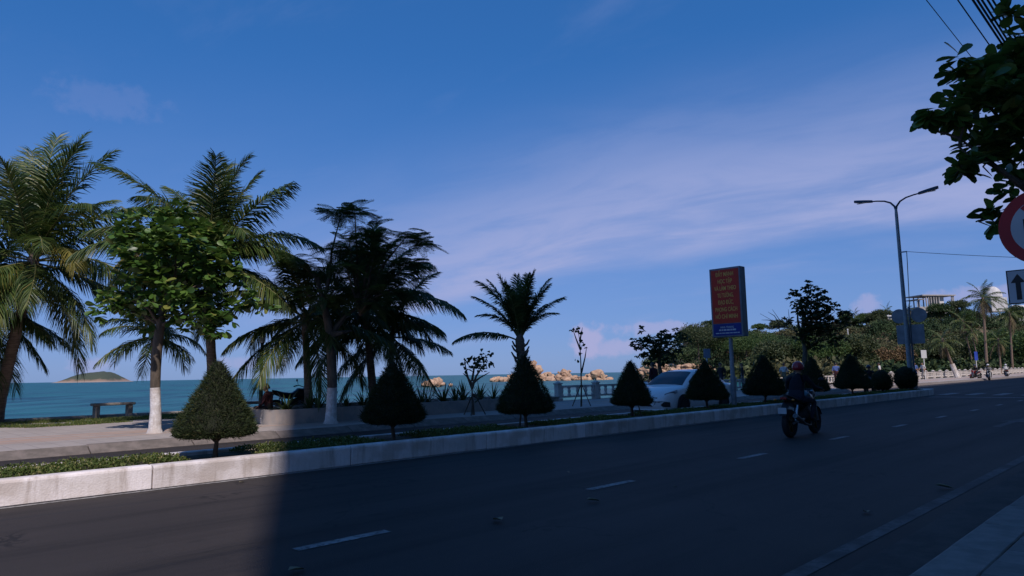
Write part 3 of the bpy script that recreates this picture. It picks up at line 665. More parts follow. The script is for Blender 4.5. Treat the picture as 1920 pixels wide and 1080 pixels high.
# --- ground cover on the median, worn short grass by the sea wall (nobody could count it)
GRASS = leafmat('ground_cover', [(0, (.050, .080, .016)), (.5, (.095, .135, .030)), (.85, (.16, .175, .05)), (1, (.28, .24, .10))], .6, .3, .3)
def grass(name, label, us, vs, z, n, h, w, keep, lean=.5):
    u = rng.uniform(*us, n); v = rng.uniform(*vs, n); k = keep(u, v); u, v = u[k], v[k]; n = len(u)
    P = np.stack([(u - v) * S2, (u + v) * S2, np.full(n, z)], 1)
    D = np.stack([rng.normal(0, lean, n), rng.normal(0, lean, n), np.ones(n)], 1)
    hh = h * rng.uniform(.5, 1.2, n) * (1 + .35 * np.sin(u * 2.1) * np.sin(v * 3 + u))
    V, F = blade_cloud(P, D, rng.normal(0, 1, (n, 3)), hh, w)
    o = link(name, raw_mesh(name, V, [F], GRASS)); return tag(o, label, 'grass', kind='stuff')
TU = np.array([4.35, 7.62, 11.15, 15.15, 19.05, 22.95, 27.0, 31.1])
def keep_med(u, v):
    d = np.abs(u[:, None] - TU[None, :]).min(1); return (d > .42 + .12 * np.sin(v * 5 + u * 3))
def ground_cover(n=80000):
    u = rng.uniform(-.5, 39.2, n); v = rng.uniform(10.22, 11.35, n)
    d = np.abs(u[:, None] - TU[None, :]).min(1)
    edge = np.clip((d - .48 - .06 * np.sin(v * 7 + u * 3)) / .22, 0, 1) * np.clip((v - 10.2) / .12, 0, 1) * np.clip((11.37 - v) / .12, 0, 1)
    k = edge > .02; u, v, edge = u[k], v[k], edge[k]; n = len(u)
    top = (np.interp(u, [8, 10.5], [.095, .065]) + .018 * np.sin(u * 2.3) * np.sin(v * 4 + u) + .02 * np.sin(u * 9 + v * 7)) * edge ** .5
    z = .248 + top * rng.uniform(0, 1, n) ** .55
    P = np.stack([(u - v) * S2, (u + v) * S2, z], 1); D = np.stack([rng.normal(0, .8, n), rng.normal(0, .8, n), rng.uniform(.1, 1.2, n)], 1)
    V, F = leaf_cloud(P, D, rng.normal(0, .6, (n, 3)) + np.array([0, 0, 1.0]), rng.uniform(.03, .062, n), rng.uniform(.014, .024, n))
    return tag(link('ground_cover', raw_mesh('ground_cover', V, [F], GRASS)), 'low green ground cover filling the median bed', 'ground cover', kind='stuff')
ground_cover()
def keep_lawn(u, v):
    k = np.sin(u * 1.3 + 1) * np.sin(v * 1.9) + .6 * np.sin(u * 3.1 + v * 2.3); return (k > -.25) & (v > 24.0 + .35 * np.sin(u * .9))
grass('worn_grass', 'patchy strip of dry grass between paving and sea wall', (-2, 11.5), (23.7, 27.2), .152, 42000, .09, .02, keep_lawn, .9)
# --- broad-leaved trees
def limbs(mb, start, ends, r0, mi=0, up=.3):
    for q in ends:
        q = Vector(q); s = Vector(start); mid = s.lerp(q, .5) + Vector((rnd(-.15, .15), rnd(-.15, .15), up * (q - s).length * .3))
        mb.tube([s, s.lerp(mid, .5) + Vector((rnd(-.05, .05), rnd(-.05, .05), 0)), mid, mid.lerp(q, .55), q], [r0, r0 * .8, r0 * .6, r0 * .38, r0 * .15], 6, mi)
def clumps_leaves(cl, per, L, ratio, seed, droop=.25, shell=.55, broad=False):
    """cl: clumps (x, y, z, rx, ry, rz); leaves in whorls at twig ends inside each clump"""
    r = np.random.default_rng(seed); PP, DD, NN, LL = [], [], [], []
    for c in cl:
        nw = max(3, int(per * c[3] * c[4] ** .5 * c[5] ** .5))
        d = unit(r.normal(0, 1, (nw, 3))); rr = (r.uniform(0, 1, nw) ** shell)[:, None]
        Q = np.array(c[:3]) + d * rr * np.array(c[3:])
        for q, o in zip(Q, d):
            k = r.integers(5, 10); a = r.uniform(0, 6.28) + np.arange(k) * 2.4
            out = np.stack([np.cos(a), np.sin(a), r.uniform(-.45, .45, k)], 1) + o * .5
            out[:, 2] += r.uniform(-droop, .25, k)
            PP.append(np.repeat(q[None], k, 0) + r.normal(0, .02, (k, 3))); DD.append(out)
            NN.append(np.array([0, 0, 1.0]) + r.normal(0, .45, (k, 3))); LL.append(r.uniform(.65, 1.15, k) * L)
    P, D, Nn, Ls = map(np.concatenate, (PP, DD, NN, LL))
    return (broad_leaf_cloud if broad else leaf_cloud)(P, D, Nn, Ls, Ls * ratio)
FLAMEL = leafmat('feathery_leaves', [(0, (.030, .065, .020)), (.6, (.060, .105, .030)), (1, (.10, .14, .04))], .5, .3, .3)
ALMOND = leafmat('sea_almond_leaves', [(0, (.034, .080, .016)), (.55, (.070, .145, .026)), (.90, (.14, .23, .045)), (1, (.22, .22, .055))], .38, .3, .45)
DARKLEAF = leafmat('dark_leaves', [(0, (.014, .032, .010)), (.6, (.028, .055, .015)), (1, (.055, .08, .022))], .45, .2, .4)
def almond_tree():
    b = pixg(290, 812, .15); e = empty('broadleaf_tree', b, 0, 'round leafy tree with a whitewashed trunk on the promenade', 'tree')
    y = b.y; W_ = lambda px, py, dy=0: pix(px, py, y + dy) - b
    mb = MB(); p = [Vector((0, 0, -.05)), Vector((.0, 0, .12)), W_(292, 770), W_(291, 735), W_(291, 727)]
    mb.tube(p, [.21, .145, .125, .118, .114], 12, 1); mb.tube([W_(291, 727), W_(292, 690), W_(296, 640), W_(304, 590), W_(314, 540)], [.114, .118, .115, .10, .08], 12, 0)
    limbs(mb, W_(303, 610), [W_(240, 560, -.6), W_(390, 570, .3), W_(350, 600, -.7), W_(255, 600, .7), W_(215, 580, 0)], .06)
    limbs(mb, W_(308, 565), [W_(250, 470, -.3), W_(380, 460, .3), W_(300, 420, .2), W_(330, 480, -.8), W_(420, 530, 0), W_(270, 520, .9)], .065)
    mb.build('trunk', [BARK, LIME], e, smooth=True)
    s = y / FPX; cl = []
    for px, py, dy, r_ in [(255, 440, -.2, 40), (300, 420, .2, 38), (345, 430, -.1, 42), (390, 450, .3, 40), (270, 490, -.8, 48), (330, 490, .6, 55), (395, 500, -.3, 45), (425, 520, 0, 30), (250, 530, .5, 40), (305, 545, -.9, 48), (370, 545, .8, 42), (230, 575, -.2, 34), (285, 590, .3, 36), (355, 590, -.5, 40), (410, 570, .5, 34), (440, 585, 0, 22), (200, 560, .2, 22), (330, 395, 0, 20), (410, 610, -.3, 22), (240, 410, .1, 18), (420, 480, .1, 26), (225, 460, 0, 24), (380, 610, .2, 26), (470, 560, .1, 22), (185, 585, 0, 16), (300, 455, -1.0, 36), (350, 460, -1.1, 34), (500, 575, .3, 16)]:
        c = W_(px, py, dy); cl.append((c.x, c.y, c.z, r_ * s, r_ * s * 1.05, r_ * s * .9))
    V, F = clumps_leaves(cl, 95, .25, .58, 5, .4, broad=True)
    link('crown', raw_mesh('crown', V, F, ALMOND), e)
    return e
almond_tree()
# feathery flame tree over the planter (compound leaves)
def feather_leaf(seed, L=.55):
    r = np.random.default_rng(seed); PP, DD, NN, LL = [], [], [], []
    n = 11
    for i in range(n):
        t = (i + 1) / n; x = t * L; z = -.35 * L * t ** 2
        for sd in (-1, 1):
            ln = L * .34 * np.interp(t, [0, .4, 1], [.7, 1, .5]); D = np.array([.45, sd, -.25])
            m_ = 7
            for j in range(m_):
                q = np.array([x, 0, z]) + unit(D) * ln * (j + .5) / m_
                for s2 in (-1, 1):
                    PP.append(q); DD.append(np.array([1.0 * s2, .3 * sd * 0, .1]) + r.normal(0, .15, 3)); NN.append(np.array([0, 0, 1.0]) + r.normal(0, .2, 3)); LL.append(.034)
    P, D, Nn = np.array(PP), np.array(DD), np.array(NN)
    return blade_cloud(P, D, Nn, np.array(LL) * r.uniform(.9, 1.3, len(P)), .016)
def flame_tree():
    b = pixg(620, 794, .15); e = empty('feathery_tree', b, 0, 'feathery-leaved tree with pale painted foot in front of the planter', 'tree')
    y = b.y; W_ = lambda px, py, dy=0: pix(px, py, y + dy) - b
    mb = MB(); mb.tube([Vector((0, 0, -.05)), Vector((0, 0, .1)), W_(621, 770), W_(623, 727)], [.24, .165, .15, .14], 12, 1)
    mb.tube([W_(623, 727), W_(622, 670), W_(616, 610), W_(604, 560), W_(596, 520)], [.14, .135, .12, .08, .04], 12, 0)
    tips = [(560, 490, -.3), (590, 510, .5), (640, 400, .2), (665, 395, -.2), (690, 430, .3), (655, 450, -.6), (620, 470, .4), (700, 480, -.3), (735, 470, .3), (765, 440, .1), (770, 490, -.2), (740, 520, .4), (600, 550, -.8), (570, 545, .2), (720, 550, -.6), (680, 520, .8), (650, 500, -1.0), (760, 530, .1), (690, 570, -.4), (630, 540, .9)]
    limbs(mb, W_(618, 630), [W_(660, 620, .1), W_(690, 560, .2)], .10, up=.1)
    limbs(mb, W_(676, 590, .15), [W_(*t) for t in tips if t[0] > 640], .055); limbs(mb, W_(606, 570), [W_(*t) for t in tips if t[0] <= 640], .05)
    mb.build('trunk', [BARK, LIME], e, smooth=True)
    FL = [feather_leaf(i) for i in range(4)]; Vs, Fs = [], []; off = 0; r = np.random.default_rng(4)
    s = y / FPX
    centers = [(t[0], t[1], t[2], 30) for t in tips] + [(645, 395, 0, 24), (780, 450, 0, 18), (765, 500, 0, 30), (715, 510, 0, 40), (665, 470, 0, 40), (625, 500, 0, 36), (700, 450, 0, 30), (650, 560, 0, 30), (735, 555, 0, 30), (800, 460, 0, 10), (545, 485, 0, 14)]
    for px, py, dy, rp in centers:
        c = np.array(W_(px, py, dy))
        for k in range(int(12 + rp * .48)):
            o = unit(r.normal(0, 1, 3)) * rp * s * r.uniform(.1, 1) * np.array([1, 1.1, .55])
            a = math.atan2(o[1], o[0]) + r.normal(0, .7); V, F = FL[r.integers(4)]
            ca, sa = math.cos(a), math.sin(a); tl = r.normal(0.05, .3); ct, st = math.cos(tl), math.sin(tl)
            Rm = np.array([[ca, -sa, 0], [sa, ca, 0], [0, 0, 1]]) @ np.array([[ct, 0, -st], [0, 1, 0], [st, 0, ct]])
            Vs.append(V @ Rm.T * r.uniform(.7, 1.1) + c + o * .8); Fs.append(F + off); off += len(V)
    link('crown', raw_mesh('crown', np.concatenate(Vs), [np.concatenate(Fs)], FLAMEL), e)
flame_tree()
# the near tree whose big leaves hang in from the right, growing from the near pavement
def near_tree():
    b = uv(10.4, .55, .1); e = empty('overhanging_tree', b, 0, 'big-leaved dark tree hanging into the upper right corner', 'tree')
    W_ = lambda px, py, y=7.4: pix(px, py, y) - b
    mb = MB(); mb.tube([(0, 0, -.05), (.02, 0, .8), (-.03, .02, 1.8), (0, 0, 2.7), (-.05, -.05, 3.4)], [.19, .15, .14, .13, .11], 12)
    ends = [(1830, 170, 7.2), (1800, 260, 7.0), (1880, 120, 7.6), (1840, 300, 7.3), (1930, 60, 7.4), (1880, 400, 7.6), (1960, 200, 8.2), (2050, 100, 7), (2100, 40, 8), (2150, 220, 7.4), (1990, 380, 7.8)]
    limbs(mb, Vector((-.02, 0, 2.4)), [W_(*t) for t in ends], .06, up=.15)
    for t in [((1800, 260, 7.0), [(1745, 215, 7), (1760, 190, 7.1), (1790, 330, 7.05)]), ((1840, 300, 7.3), [(1800, 320, 7.2), (1860, 330, 7.4)]), ((1880, 400, 7.6), [(1850, 385, 7.55), (1860, 425, 7.5)]), ((1930, 60, 7.4), [(1893, 30, 7.4)])]:
        limbs(mb, W_(*t[0]), [W_(*q) for q in t[1]], .016, up=.05)
    mb.build('trunk', BARK, e, smooth=True)
    cl = []
    for px, py, y, rp in [(1835, 150, 7.2, 52), (1880, 130, 7.5, 50), (1850, 200, 7.0, 58), (1800, 205, 7.1, 36), (1895, 230, 7.3, 52), (1765, 205, 7.0, 20), (1745, 215, 7.0, 8), (1822, 290, 7.1, 28), (1850, 270, 7.3, 40), (1890, 300, 7.4, 24), (1810, 320, 7.1, 12), (1925, 170, 7.6, 60), (1960, 260, 7.8, 60), (1870, 395, 7.6, 20), (1858, 415, 7.6, 14), (1895, 350, 7.7, 14), (1915, 390, 7.7, 20), (1893, 30, 7.4, 8), (1930, 60, 7.5, 30), (1990, 120, 7.6, 80), (2060, 200, 7.4, 90), (2120, 80, 7.6, 90), (2010, 350, 7.8, 60), (2100, 330, 7.8, 60), (1800, 110, 7.1, 16), (1915, 110, 7.5, 40)]:
        c = W_(px, py, y); s = y / FPX; cl.append((c.x, c.y, c.z, rp * s, rp * s * 1.1, rp * s))
    V, F = clumps_leaves(cl, 215, .205, .58, 15, .5, broad=True)
    link('crown', raw_mesh('crown', V, F, ALMOND), e)
near_tree()
# staked saplings
def sapling(px, py, label, tips, leaves, stakes=True, r0=.03):
    b = pixg(px, py, .15); e = empty('staked_sapling', b, 0, label, 'sapling', 'staked saplings on the promenade'); y = b.y
    W_ = lambda a, c, dy=0: pix(a, c, y + dy) - b
    mb = MB()
    for ch in tips: mb.tube([W_(*q) for q in ch], [r0 * (1 - .8 * i / (len(ch) - 1)) for i in range(len(ch))], 6)
    mb.build('trunk', BARK, e, smooth=True)
    if stakes:
        top = W_(px, py - 42 if r0 < .035 else py - 40)
        for k in range(3):
            a = k * 2.09 + .4; MB().tube([(.42 * math.cos(a), .42 * math.sin(a), -.03), (top.x + .03 * math.cos(a), top.y + .03 * math.sin(a), top.z)], .018, 6).build('stake', BARK, e)
    r = np.random.default_rng(px); P = []
    for qx, qy, n, rp in leaves:
        c = np.array(W_(qx, qy))
        for k in range(n): P.append(c + unit(r.normal(0, 1, 3)) * rp * y / FPX * r.uniform(.2, 1))
    P = np.array(P); n = len(P)
    V, F = leaf_cloud(P, r.normal(0, 1, (n, 3)) + np.array([0, 0, -.2]), np.array([0, 0, 1]) + r.normal(0, .5, (n, 3)), r.uniform(.10, .17, n), r.uniform(.09, .13, n))
    link('leaves', raw_mesh('leaves', V, [F], DARKLEAF), e)
sapling(888, 778, 'short spreading staked sapling with round leaves by the planter end',
        [[(888, 778), (886, 750), (885, 730), (884, 715)], [(886, 730), (878, 710), (873, 690), (871, 672)], [(885, 728), (893, 705), (903, 690), (912, 672)], [(885, 715), (889, 690), (896, 675)], [(885, 720), (900, 708), (918, 698)], [(886, 740), (898, 748), (905, 745)], [(886, 722), (875, 705), (868, 700)]],
        [(905, 672, 26, 14), (895, 685, 22, 14), (885, 672, 8, 8), (917, 680, 10, 8), (875, 680, 8, 8), (905, 695, 10, 8), (872, 694, 5, 6), (900, 745, 9, 8), (920, 665, 6, 6), (883, 690, 8, 8)], r0=.05)
sapling(1090, 762, 'tall thin staked sapling with few leaves before the grey balustrade',
        [[(1090, 762), (1090, 720), (1089, 680), (1087, 640), (1083, 612)], [(1088, 655), (1080, 635), (1074, 617)], [(1090, 700), (1097, 670), (1100, 650)], [(1087, 640), (1090, 625), (1092, 614)]],
        [(1074, 618, 6, 5), (1083, 616, 5, 6), (1091, 640, 6, 5), (1088, 620, 4, 6), (1092, 655, 4, 4), (1086, 662, 3, 4), (1081, 675, 3, 3), (1095, 650, 2, 3)], r0=.04)
# strap-leaved lilies in the planter
LILY = leafmat('lily_leaves', [(0, (.030, .055, .016)), (1, (.075, .105, .030))], .4, .25, .4)
def lily_mesh(seed):
    r = np.random.default_rng(seed); V, F = [], []
    for k in range(22):
        a = r.uniform(0, 6.28); e0 = r.uniform(.5, 1.45); L = r.uniform(.45, .8); w = .055; p = np.zeros(3); b = len(V); n = 6
        d = np.array([math.cos(a), math.sin(a)]); sd = np.array([-d[1], d[0], 0])
        for i in range(n + 1):
            t = i / n; ww = w * (1 - t ** 3) * .5 + .002; V += [p - sd * ww, p + sd * ww]
            ang = e0 - 1.5 * t ** 1.5 * (1.6 - e0); p = p + np.array([d[0] * math.cos(ang), d[1] * math.cos(ang), math.sin(ang)]) * L / n
        F += [(b + 2*i, b + 2*i + 1, b + 2*i + 3, b + 2*i + 2) for i in range(n)]
    return raw_mesh('lily_plant', np.array(V), [np.array(F)], LILY)
LM = [lily_mesh(i) for i in range(4)]
def lily(u, v, s, label, z=.42):
    o = link('lily_plant', LM[random.randrange(4)], None, uv(u, v, z), rnd(0, 6.28)); o.scale = (s, s, s * rnd(.9, 1.1))
    tag(o, label, 'plant', 'strap-leaved lilies in the planter')
for u in np.arange(9.7, 18.0, .48):
    lily(u + rnd(-.1, .1), 18.75 + rnd(-.12, .4), rnd(.85, 1.2), 'dark strap-leaved lily among others in the long planter')
# ---------------------------------------------------------------- walls, balustrade, planter, furniture
WHITEC = mat('whitewashed_concrete', (.62, .58, .55), (.48, .44, .41), 2.0, .9, .3, 30, extra=streaks)
GREYW = mat('rendered_wall', (.26, .245, .235), (.19, .18, .175), 1.5, .9, .3, 30, extra=streaks)
struct(MB().prism([(62, 22.4), (UMAX, 22.4), (UMAX, 150), (290, 138), (62, 27.5)], -2.5, -.12).build('garden_ground', mat('garden_earth', (.10, .08, .05), (.05, .05, .025), .8, .95, .4, 5), rz=RZ))
# low sea wall on the left
sw = empty('sea_wall', uv(-2, 27.75, .15), RZ, 'low dark concrete sea wall along the edge of the promenade', 'wall')
for k in range(18):
    MB().box(-20 + 1.8 * k, -20 + 1.8 * k + 1.785, -.18, .18, -1.9, .11 + rnd(-.01, .01)).build('wall_block', CONC, sw, bevel=.02)
sl_ = empty('sea_ledge', uv(17.6, 21.5, .15), RZ, 'low plain ledge between the planter and the grey balustrade', 'wall')
MB().box(-2.2, 6.7, -.16, .16, -1.9, .16).build('ledge', CONC, sl_, bevel=.02)
MB().box(-2.24, 6.7, -.2, .2, .163, .22).build('coping', CONC, sl_, bevel=.015)
# balustrade
bal = empty('balustrade', uv(24.4, 21.5, .15), RZ, 'long concrete balustrade with square posts, grey in shade and white further along', 'balustrade')
pm = MB().box(-.13, .13, -.13, .13, 0, .76).box(-.165, .165, -.165, .165, .763, .82).add([(-.13, -.13, .822), (.13, -.13, .822), (.13, .13, .822), (-.13, .13, .822), (0, 0, .92)], [(0, 1, 4), (1, 2, 4), (2, 3, 4), (3, 0, 4)]).box(-.165, .165, -.165, .165, 0, .12).mesh('post', WHITEC, bevel=.012)
rm = MB().box(.17, 2.63, -.075, .075, .60, .70).mesh('top_rail', WHITEC, bevel=.015)
bm_ = MB().box(.17, 2.63, -.06, .06, .13, .22).mesh('bottom_rail', WHITEC, bevel=.012)
bl = MB().lathe([(.085, .222), (.085, .27), (.055, .31), (.075, .40), (.085, .45), (.06, .53), (.085, .57), (.085, .598)], 10).mesh('baluster', WHITEC, smooth=True)
NB = 48
for k in range(NB + 1):
    o = link('post', pm, bal, (2.8 * k, 0, 0))
    if k < NB:
        link('top_rail', rm, bal, (2.8 * k, 0, 0)); link('bottom_rail', bm_, bal, (2.8 * k, 0, 0))
        for q in (.26, .78, 1.40, 2.02, 2.54): link('baluster', bl, bal, (2.8 * k + q, 0, 0))
# planter
pl = empty('planter', uv(13.6, 18.9, .15), RZ, 'long low rendered planter wall holding lilies and palms', 'planter')
mb = MB(); pts_o = []; pts_i = []
def rr_path(x0, x1, y0, y1, r, n=7):
    out = []
    for cx_, cy_, a0 in ((x1 - r, y0 + r, -90), (x1 - r, y1 - r, 0), (x0 + r, y1 - r, 90), (x0 + r, y0 + r, 180)):
        for k in range(n): a = R(a0 + 90 * k / (n - 1)); out.append((cx_ + r * math.cos(a), cy_ + r * math.sin(a)))
    return out
O_ = rr_path(-4.7, 5.6, -.75, 2.2, .7); I_ = rr_path(-4.5, 5.4, -.55, 2.0, .5); n = len(O_)
mb.add([(x, y, 0) for x, y in O_] + [(x, y, .40) for x, y in O_] + [(x, y, .40) for x, y in I_] + [(x, y, .2) for x, y in I_],
       [(i, (i+1) % n, n + (i+1) % n, n + i) for i in range(n)] + [(n + i, n + (i+1) % n, 2*n + (i+1) % n, 2*n + i) for i in range(n)] + [(2*n + i, 2*n + (i+1) % n, 3*n + (i+1) % n, 3*n + i) for i in range(n)])
mb.build('wall', GREYW, pl, smooth=True)
MB().add([(x, y, .30) for x, y in I_], [tuple(range(n))]).build('soil', SOIL, pl)
# low stepped blocks at the planter's end
for k, (px, py, s) in enumerate([(470, 795, .16), (488, 793, .15), (500, 795, .17), (512, 793, .13)]):
    p = pixg(px, py, .15); o = MB().box(-s, s, -s * .7, s * .7, 0, s * 1.1).build('stone_block', WHITEC, None, loc=p, rz=rnd(0, 1), bevel=.03)
    tag(o, ('leftmost' if k == 0 else 'second', 'second', 'third', 'rightmost')[k] + ' of four small white stone blocks at the planter end', 'stone', 'white stone blocks at the planter end')
# stone benches
STONE = mat('bench_stone', (.26, .23, .20), (.17, .15, .13), 5.0, .9, .4, 40)
def bench(loc, rz, label):
    e = empty('stone_bench', loc, rz, label, 'bench', 'stone benches by the sea')
    MB().box(-.66, .66, -.21, .21, .44, .53).build('seat', STONE, e, bevel=.02)
    for s in (-1, 1): MB().box(s * .52 - .07, s * .52 + .07, -.17, .17, 0, .438).build('leg', STONE, e, bevel=.015)
bench(pixg(211, 784, .15), RZ + .05, 'plain stone bench standing alone before the sea on the left')
bench(pixg(472, 783, .15), RZ, 'stone bench half hidden at the left end of the planter')
# park lamp
IRON = mat('dark_painted_iron', (.045, .05, .055), (.03, .032, .036), 6.0, .5, metal=.2)
STEEL = mat('galvanised_steel', (.30, .31, .33), (.22, .23, .25), 5.0, .5, metal=.35, spec=.4)
OPAL = mat('opal_glass', (.72, .72, .70), (.66, .66, .64), 3.0, .3)
pb = uv(10.0, 21.3, .15); e = empty('park_lamp', pb, 0, 'slim dark park lamp with a pale cylinder head', 'lamp')
hz = pix(485, 618, pb.y).z - .15
MB().lathe([(.13, 0), (.13, .25), (.07, .32), (.055, 1.2), (.05, hz - .45), (.075, hz - .42)], 12).build('post', IRON, e, smooth=True)
MB().lathe([(.075, 0), (.08, .02), (.08, .30), (.075, .32)], 14, (0, 0, hz - .42)).build('lamp_head', OPAL, e, smooth=True)
MB().lathe([(.11, 0), (.10, .04), (.02, .08)], 14, (0, 0, hz - .095)).build('cap', IRON, e, smooth=True)
# ---------------------------------------------------------------- signboard
SGREY = mat('sign_frame', (.20, .22, .26), (.15, .17, .20), 4.0, .5, metal=.3)
SRED = mat('sign_red', (.68, .040, .018), (.60, .034, .016), 2.0, .5)
SBLUE = mat('sign_blue', (.02, .035, .25), (.018, .03, .2), 2.0, .5)
SYEL = mat('sign_yellow', (.92, .54, .12), (.86, .50, .10), 2.0, .5)
SWHITE = mat('sign_white', (.62, .63, .65), (.55, .56, .58), 2.0, .5)
def text(body, size, ma, parent, loc, rot, width=None, name='lettering', weight=.012):
    cu = bpy.data.curves.new(name, 'FONT'); cu.body = body; cu.size = size; cu.align_x = 'CENTER'; cu.align_y = 'CENTER'; cu.extrude = .002; cu.offset = weight * size
    o = bpy.data.objects.new(name, cu); COL.objects.link(o); bpy.context.view_layer.update()
    me = bpy.data.meshes.new_from_object(o.evaluated_get(bpy.context.evaluated_depsgraph_get())); bpy.data.objects.remove(o)
    me.materials.clear(); me.materials.append(ma); o = link(name, me, parent, loc); o.rotation_euler = rot
    if width and len(me.vertices):
        xs = [v.co.x for v in me.vertices]; w = max(xs) - min(xs)
        if w > width: o.scale = (width / w, 1, 1)
    return o
sgn = empty('signboard', uv(20.75, 10.85, .25), RZ, 'tall red and blue signboard with yellow capital lettering on a pole', 'sign')
MB().lathe([(.085, -.02), (.085, .9), (.07, 1.0), (.06, 2.2)], 14).build('pole', STEEL, sgn, smooth=True)
MB().box(-.16, .16, -.16, .16, -.01, .03).build('base_plate', STEEL, sgn)
SW, SH, SZ = 1.08, 2.24, 2.23
MB().box(-.17, .17, -SW/2, SW/2, SZ, SZ + SH).build('box_frame', SGREY, sgn, bevel=.012)
for s_ in (-1, 1):
    MB().box(*sorted((s_ * .172, s_ * .178)), -SW/2 + .06, SW/2 - .06, SZ + .44, SZ + SH - .06).build('red_panel', SRED, sgn)
    MB().box(*sorted((s_ * .172, s_ * .178)), -SW/2 + .06, SW/2 - .06, SZ + .05, SZ + .42).build('blue_panel', SBLUE, sgn)
    for (y0, y1, z0, z1) in ((-SW/2+.09, SW/2-.09, SZ+.47, SZ+.482), (-SW/2+.09, SW/2-.09, SZ+SH-.102, SZ+SH-.09), (-SW/2+.09, -SW/2+.102, SZ+.483, SZ+SH-.103), (SW/2-.102, SW/2-.09, SZ+.483, SZ+SH-.103)):
        MB().box(*sorted((s_ * .179, s_ * .182)), y0, y1, z0, z1).build('border_line', mat('sign_border', (.62, .08, .04), (.55, .07, .035), 3, .5), sgn)
rot_s = (R(90), 0, R(-90))                              # reads from the oncoming lane
LINES = ['ĐẨY MẠNH', 'HỌC TẬP', 'VÀ LÀM THEO', 'TƯ TƯỞNG,', 'ĐẠO ĐỨC,', 'PHONG CÁCH', 'HỒ CHÍ MINH']
WD = [.62, .50, .76, .56, .54, .76, .76]
for i, (l, w) in enumerate(zip(LINES, WD)): text(l, .185, SYEL, sgn, (-.183, 0, SZ + SH - .22 - .228 * i), rot_s, w)
text('NHA TRANG', .085, SWHITE, sgn, (-.183, 0, SZ + .31), rot_s, .46)
for zr, ws in ((.20, (.07, .05, .09, .10, .05, .12)), (.11, (.12, .06, .10, .14, .09, .12, .08))):   # two rows of print too small to read
    y_ = sum(ws) / 2 + .015 * len(ws) / 2
    for w_ in ws: MB().box(-.183, -.179, y_ - w_, y_, SZ + zr, SZ + zr + (.05 if zr > .15 else .03)).build('small_print', SWHITE, sgn); y_ -= w_ + .02
# ---------------------------------------------------------------- double street lamp at the end of the median
LAMPM = mat('lamp_casing', (.045, .06, .085), (.035, .045, .065), 4.0, .45, metal=.3)
lb = uv(38.2, 10.55, .25); e = empty('street_lamp', lb, RZ, 'tall tapered street lamp with two arms at the end of the median', 'street lamp')
LH = pix(1676, 392, lb.y).z - .25
MB().lathe([(.16, -.02), (.16, .5), (.115, .55), (.10, 3), (.075, LH - .3), (.06, LH)], 14).build('pole', STEEL, e, smooth=True)
MB().box(-.2, .2, -.2, .2, -.02, .03).build('base_plate', STEEL, e)
for s_ in (-1, 1):
    arm = [(0, 0, LH - .1), (0, .05 * s_, LH + .14), (0, .22 * s_, LH + .36), (0, .5 * s_, LH + .50), (0, .85 * s_, LH + .57), (0, 1.12 * s_, LH + .60)]
    a_ = MB().tube(arm, [.05, .05, .045, .04, .036, .034], 10).build('arm', LAMPM, e, smooth=True)
    mb = MB(); prof = [(0, .05), (.15, .10), (.45, .14), (.75, .135), (.88, .07)]
    vs = []
    for x_, w_ in prof: vs += [(-w_, (1.07 + x_) * s_, LH + .59 + .16 * x_ - .05), (w_, (1.07 + x_) * s_, LH + .59 + .16 * x_ - .05), (w_ * .7, (1.07 + x_) * s_, LH + .59 + .16 * x_ + .07), (-w_ * .7, (1.07 + x_) * s_, LH + .59 + .16 * x_ + .07)]
    fs = [(0, 1, 2, 3), (19, 18, 17, 16)]
    for i in range(4):
        for k in range(4): fs.append((4*i + k, 4*i + (k+1) % 4, 4*i + 4 + (k+1) % 4, 4*i + 4 + k))
    mb.add(vs, fs); lh_ = mb.build('lamp_head', LAMPM, e, smooth=True)
    MB().box(-.09, .09, *sorted(((1.27) * s_, (1.82) * s_)), -.012, 0).build('lens', OPAL, lh_, loc=(0, 0, LH + .60))
cz = pix(1693, 472, lb.y).z - .3
MB().tube([(-.12, -.35, cz), (-.1, -.33, cz - .6), (-.16, -.28, cz - 2.5), (-.14, -.2, 1.2)], .018, 6).build('down_cable', mat('cable', (.02, .02, .022), None, 5, .6), e)
MB().box(-.14, -.1, -.36, -.05, cz - .03, cz + .03).build('bracket', STEEL, e)
CABLE = MATS['cable']
def wire(name, p, q, sag, r, label, n=14):
    p, q = Vector(p), Vector(q); pts = [(p.lerp(q, i / n) - p) - Vector((0, 0, sag * 4 * (i / n) * (1 - i / n))) for i in range(n + 1)]
    return tag(MB().tube(pts, r, 5).build(name, CABLE, None, loc=p), label, 'cable')
w0 = lb + Vector(uv(-.12, -.35, cz)); w1 = Vector(uv(44.0, .2, 6.0))
wire('cable', w0, w1, .12, .012, 'single thin wire running right from the street lamp')
# sign post with three sign backs, next to the lamp
sp = uv(38.4, 10.42, 0.25); e = empty('traffic_sign_post', sp, RZ, 'sign post with two round sign backs and one square sign back', 'traffic sign')
sy = sp.y; tz = pix(1708, 577, sy).z - .3
MB().lathe([(.05, 0), (.05, tz + .1)], 10).build('post', STEEL, e, smooth=True)
SBACK = mat('sign_back', (.23, .24, .26), (.17, .18, .2), 3.0, .45, metal=.4)
for s_ in (-1, 1):
    MB().lathe([(.0, -.01), (.36, -.01), (.36, .01), (.0, .01)], 28, (-.06, .44 * s_, tz - .35), 'x', caps=False).build('round_sign', SBACK, e)
    MB().lathe([(.0, 0), (.345, 0), (.345, .004), (.0, .004)], 28, (-.078, .44 * s_, tz - .35), 'x', caps=False).build('sign_back_rim', SBACK, e)
MB().box(-.075, -.06, -.62, .62, tz - 1.75, tz - .80).build('square_sign', SBACK, e, bevel=.004)
for z in (tz - .35, tz - .95, tz - 1.55): MB().box(-.058, -.03, -.6, .6, z - .025, z + .025).build('bracket', STEEL, e)
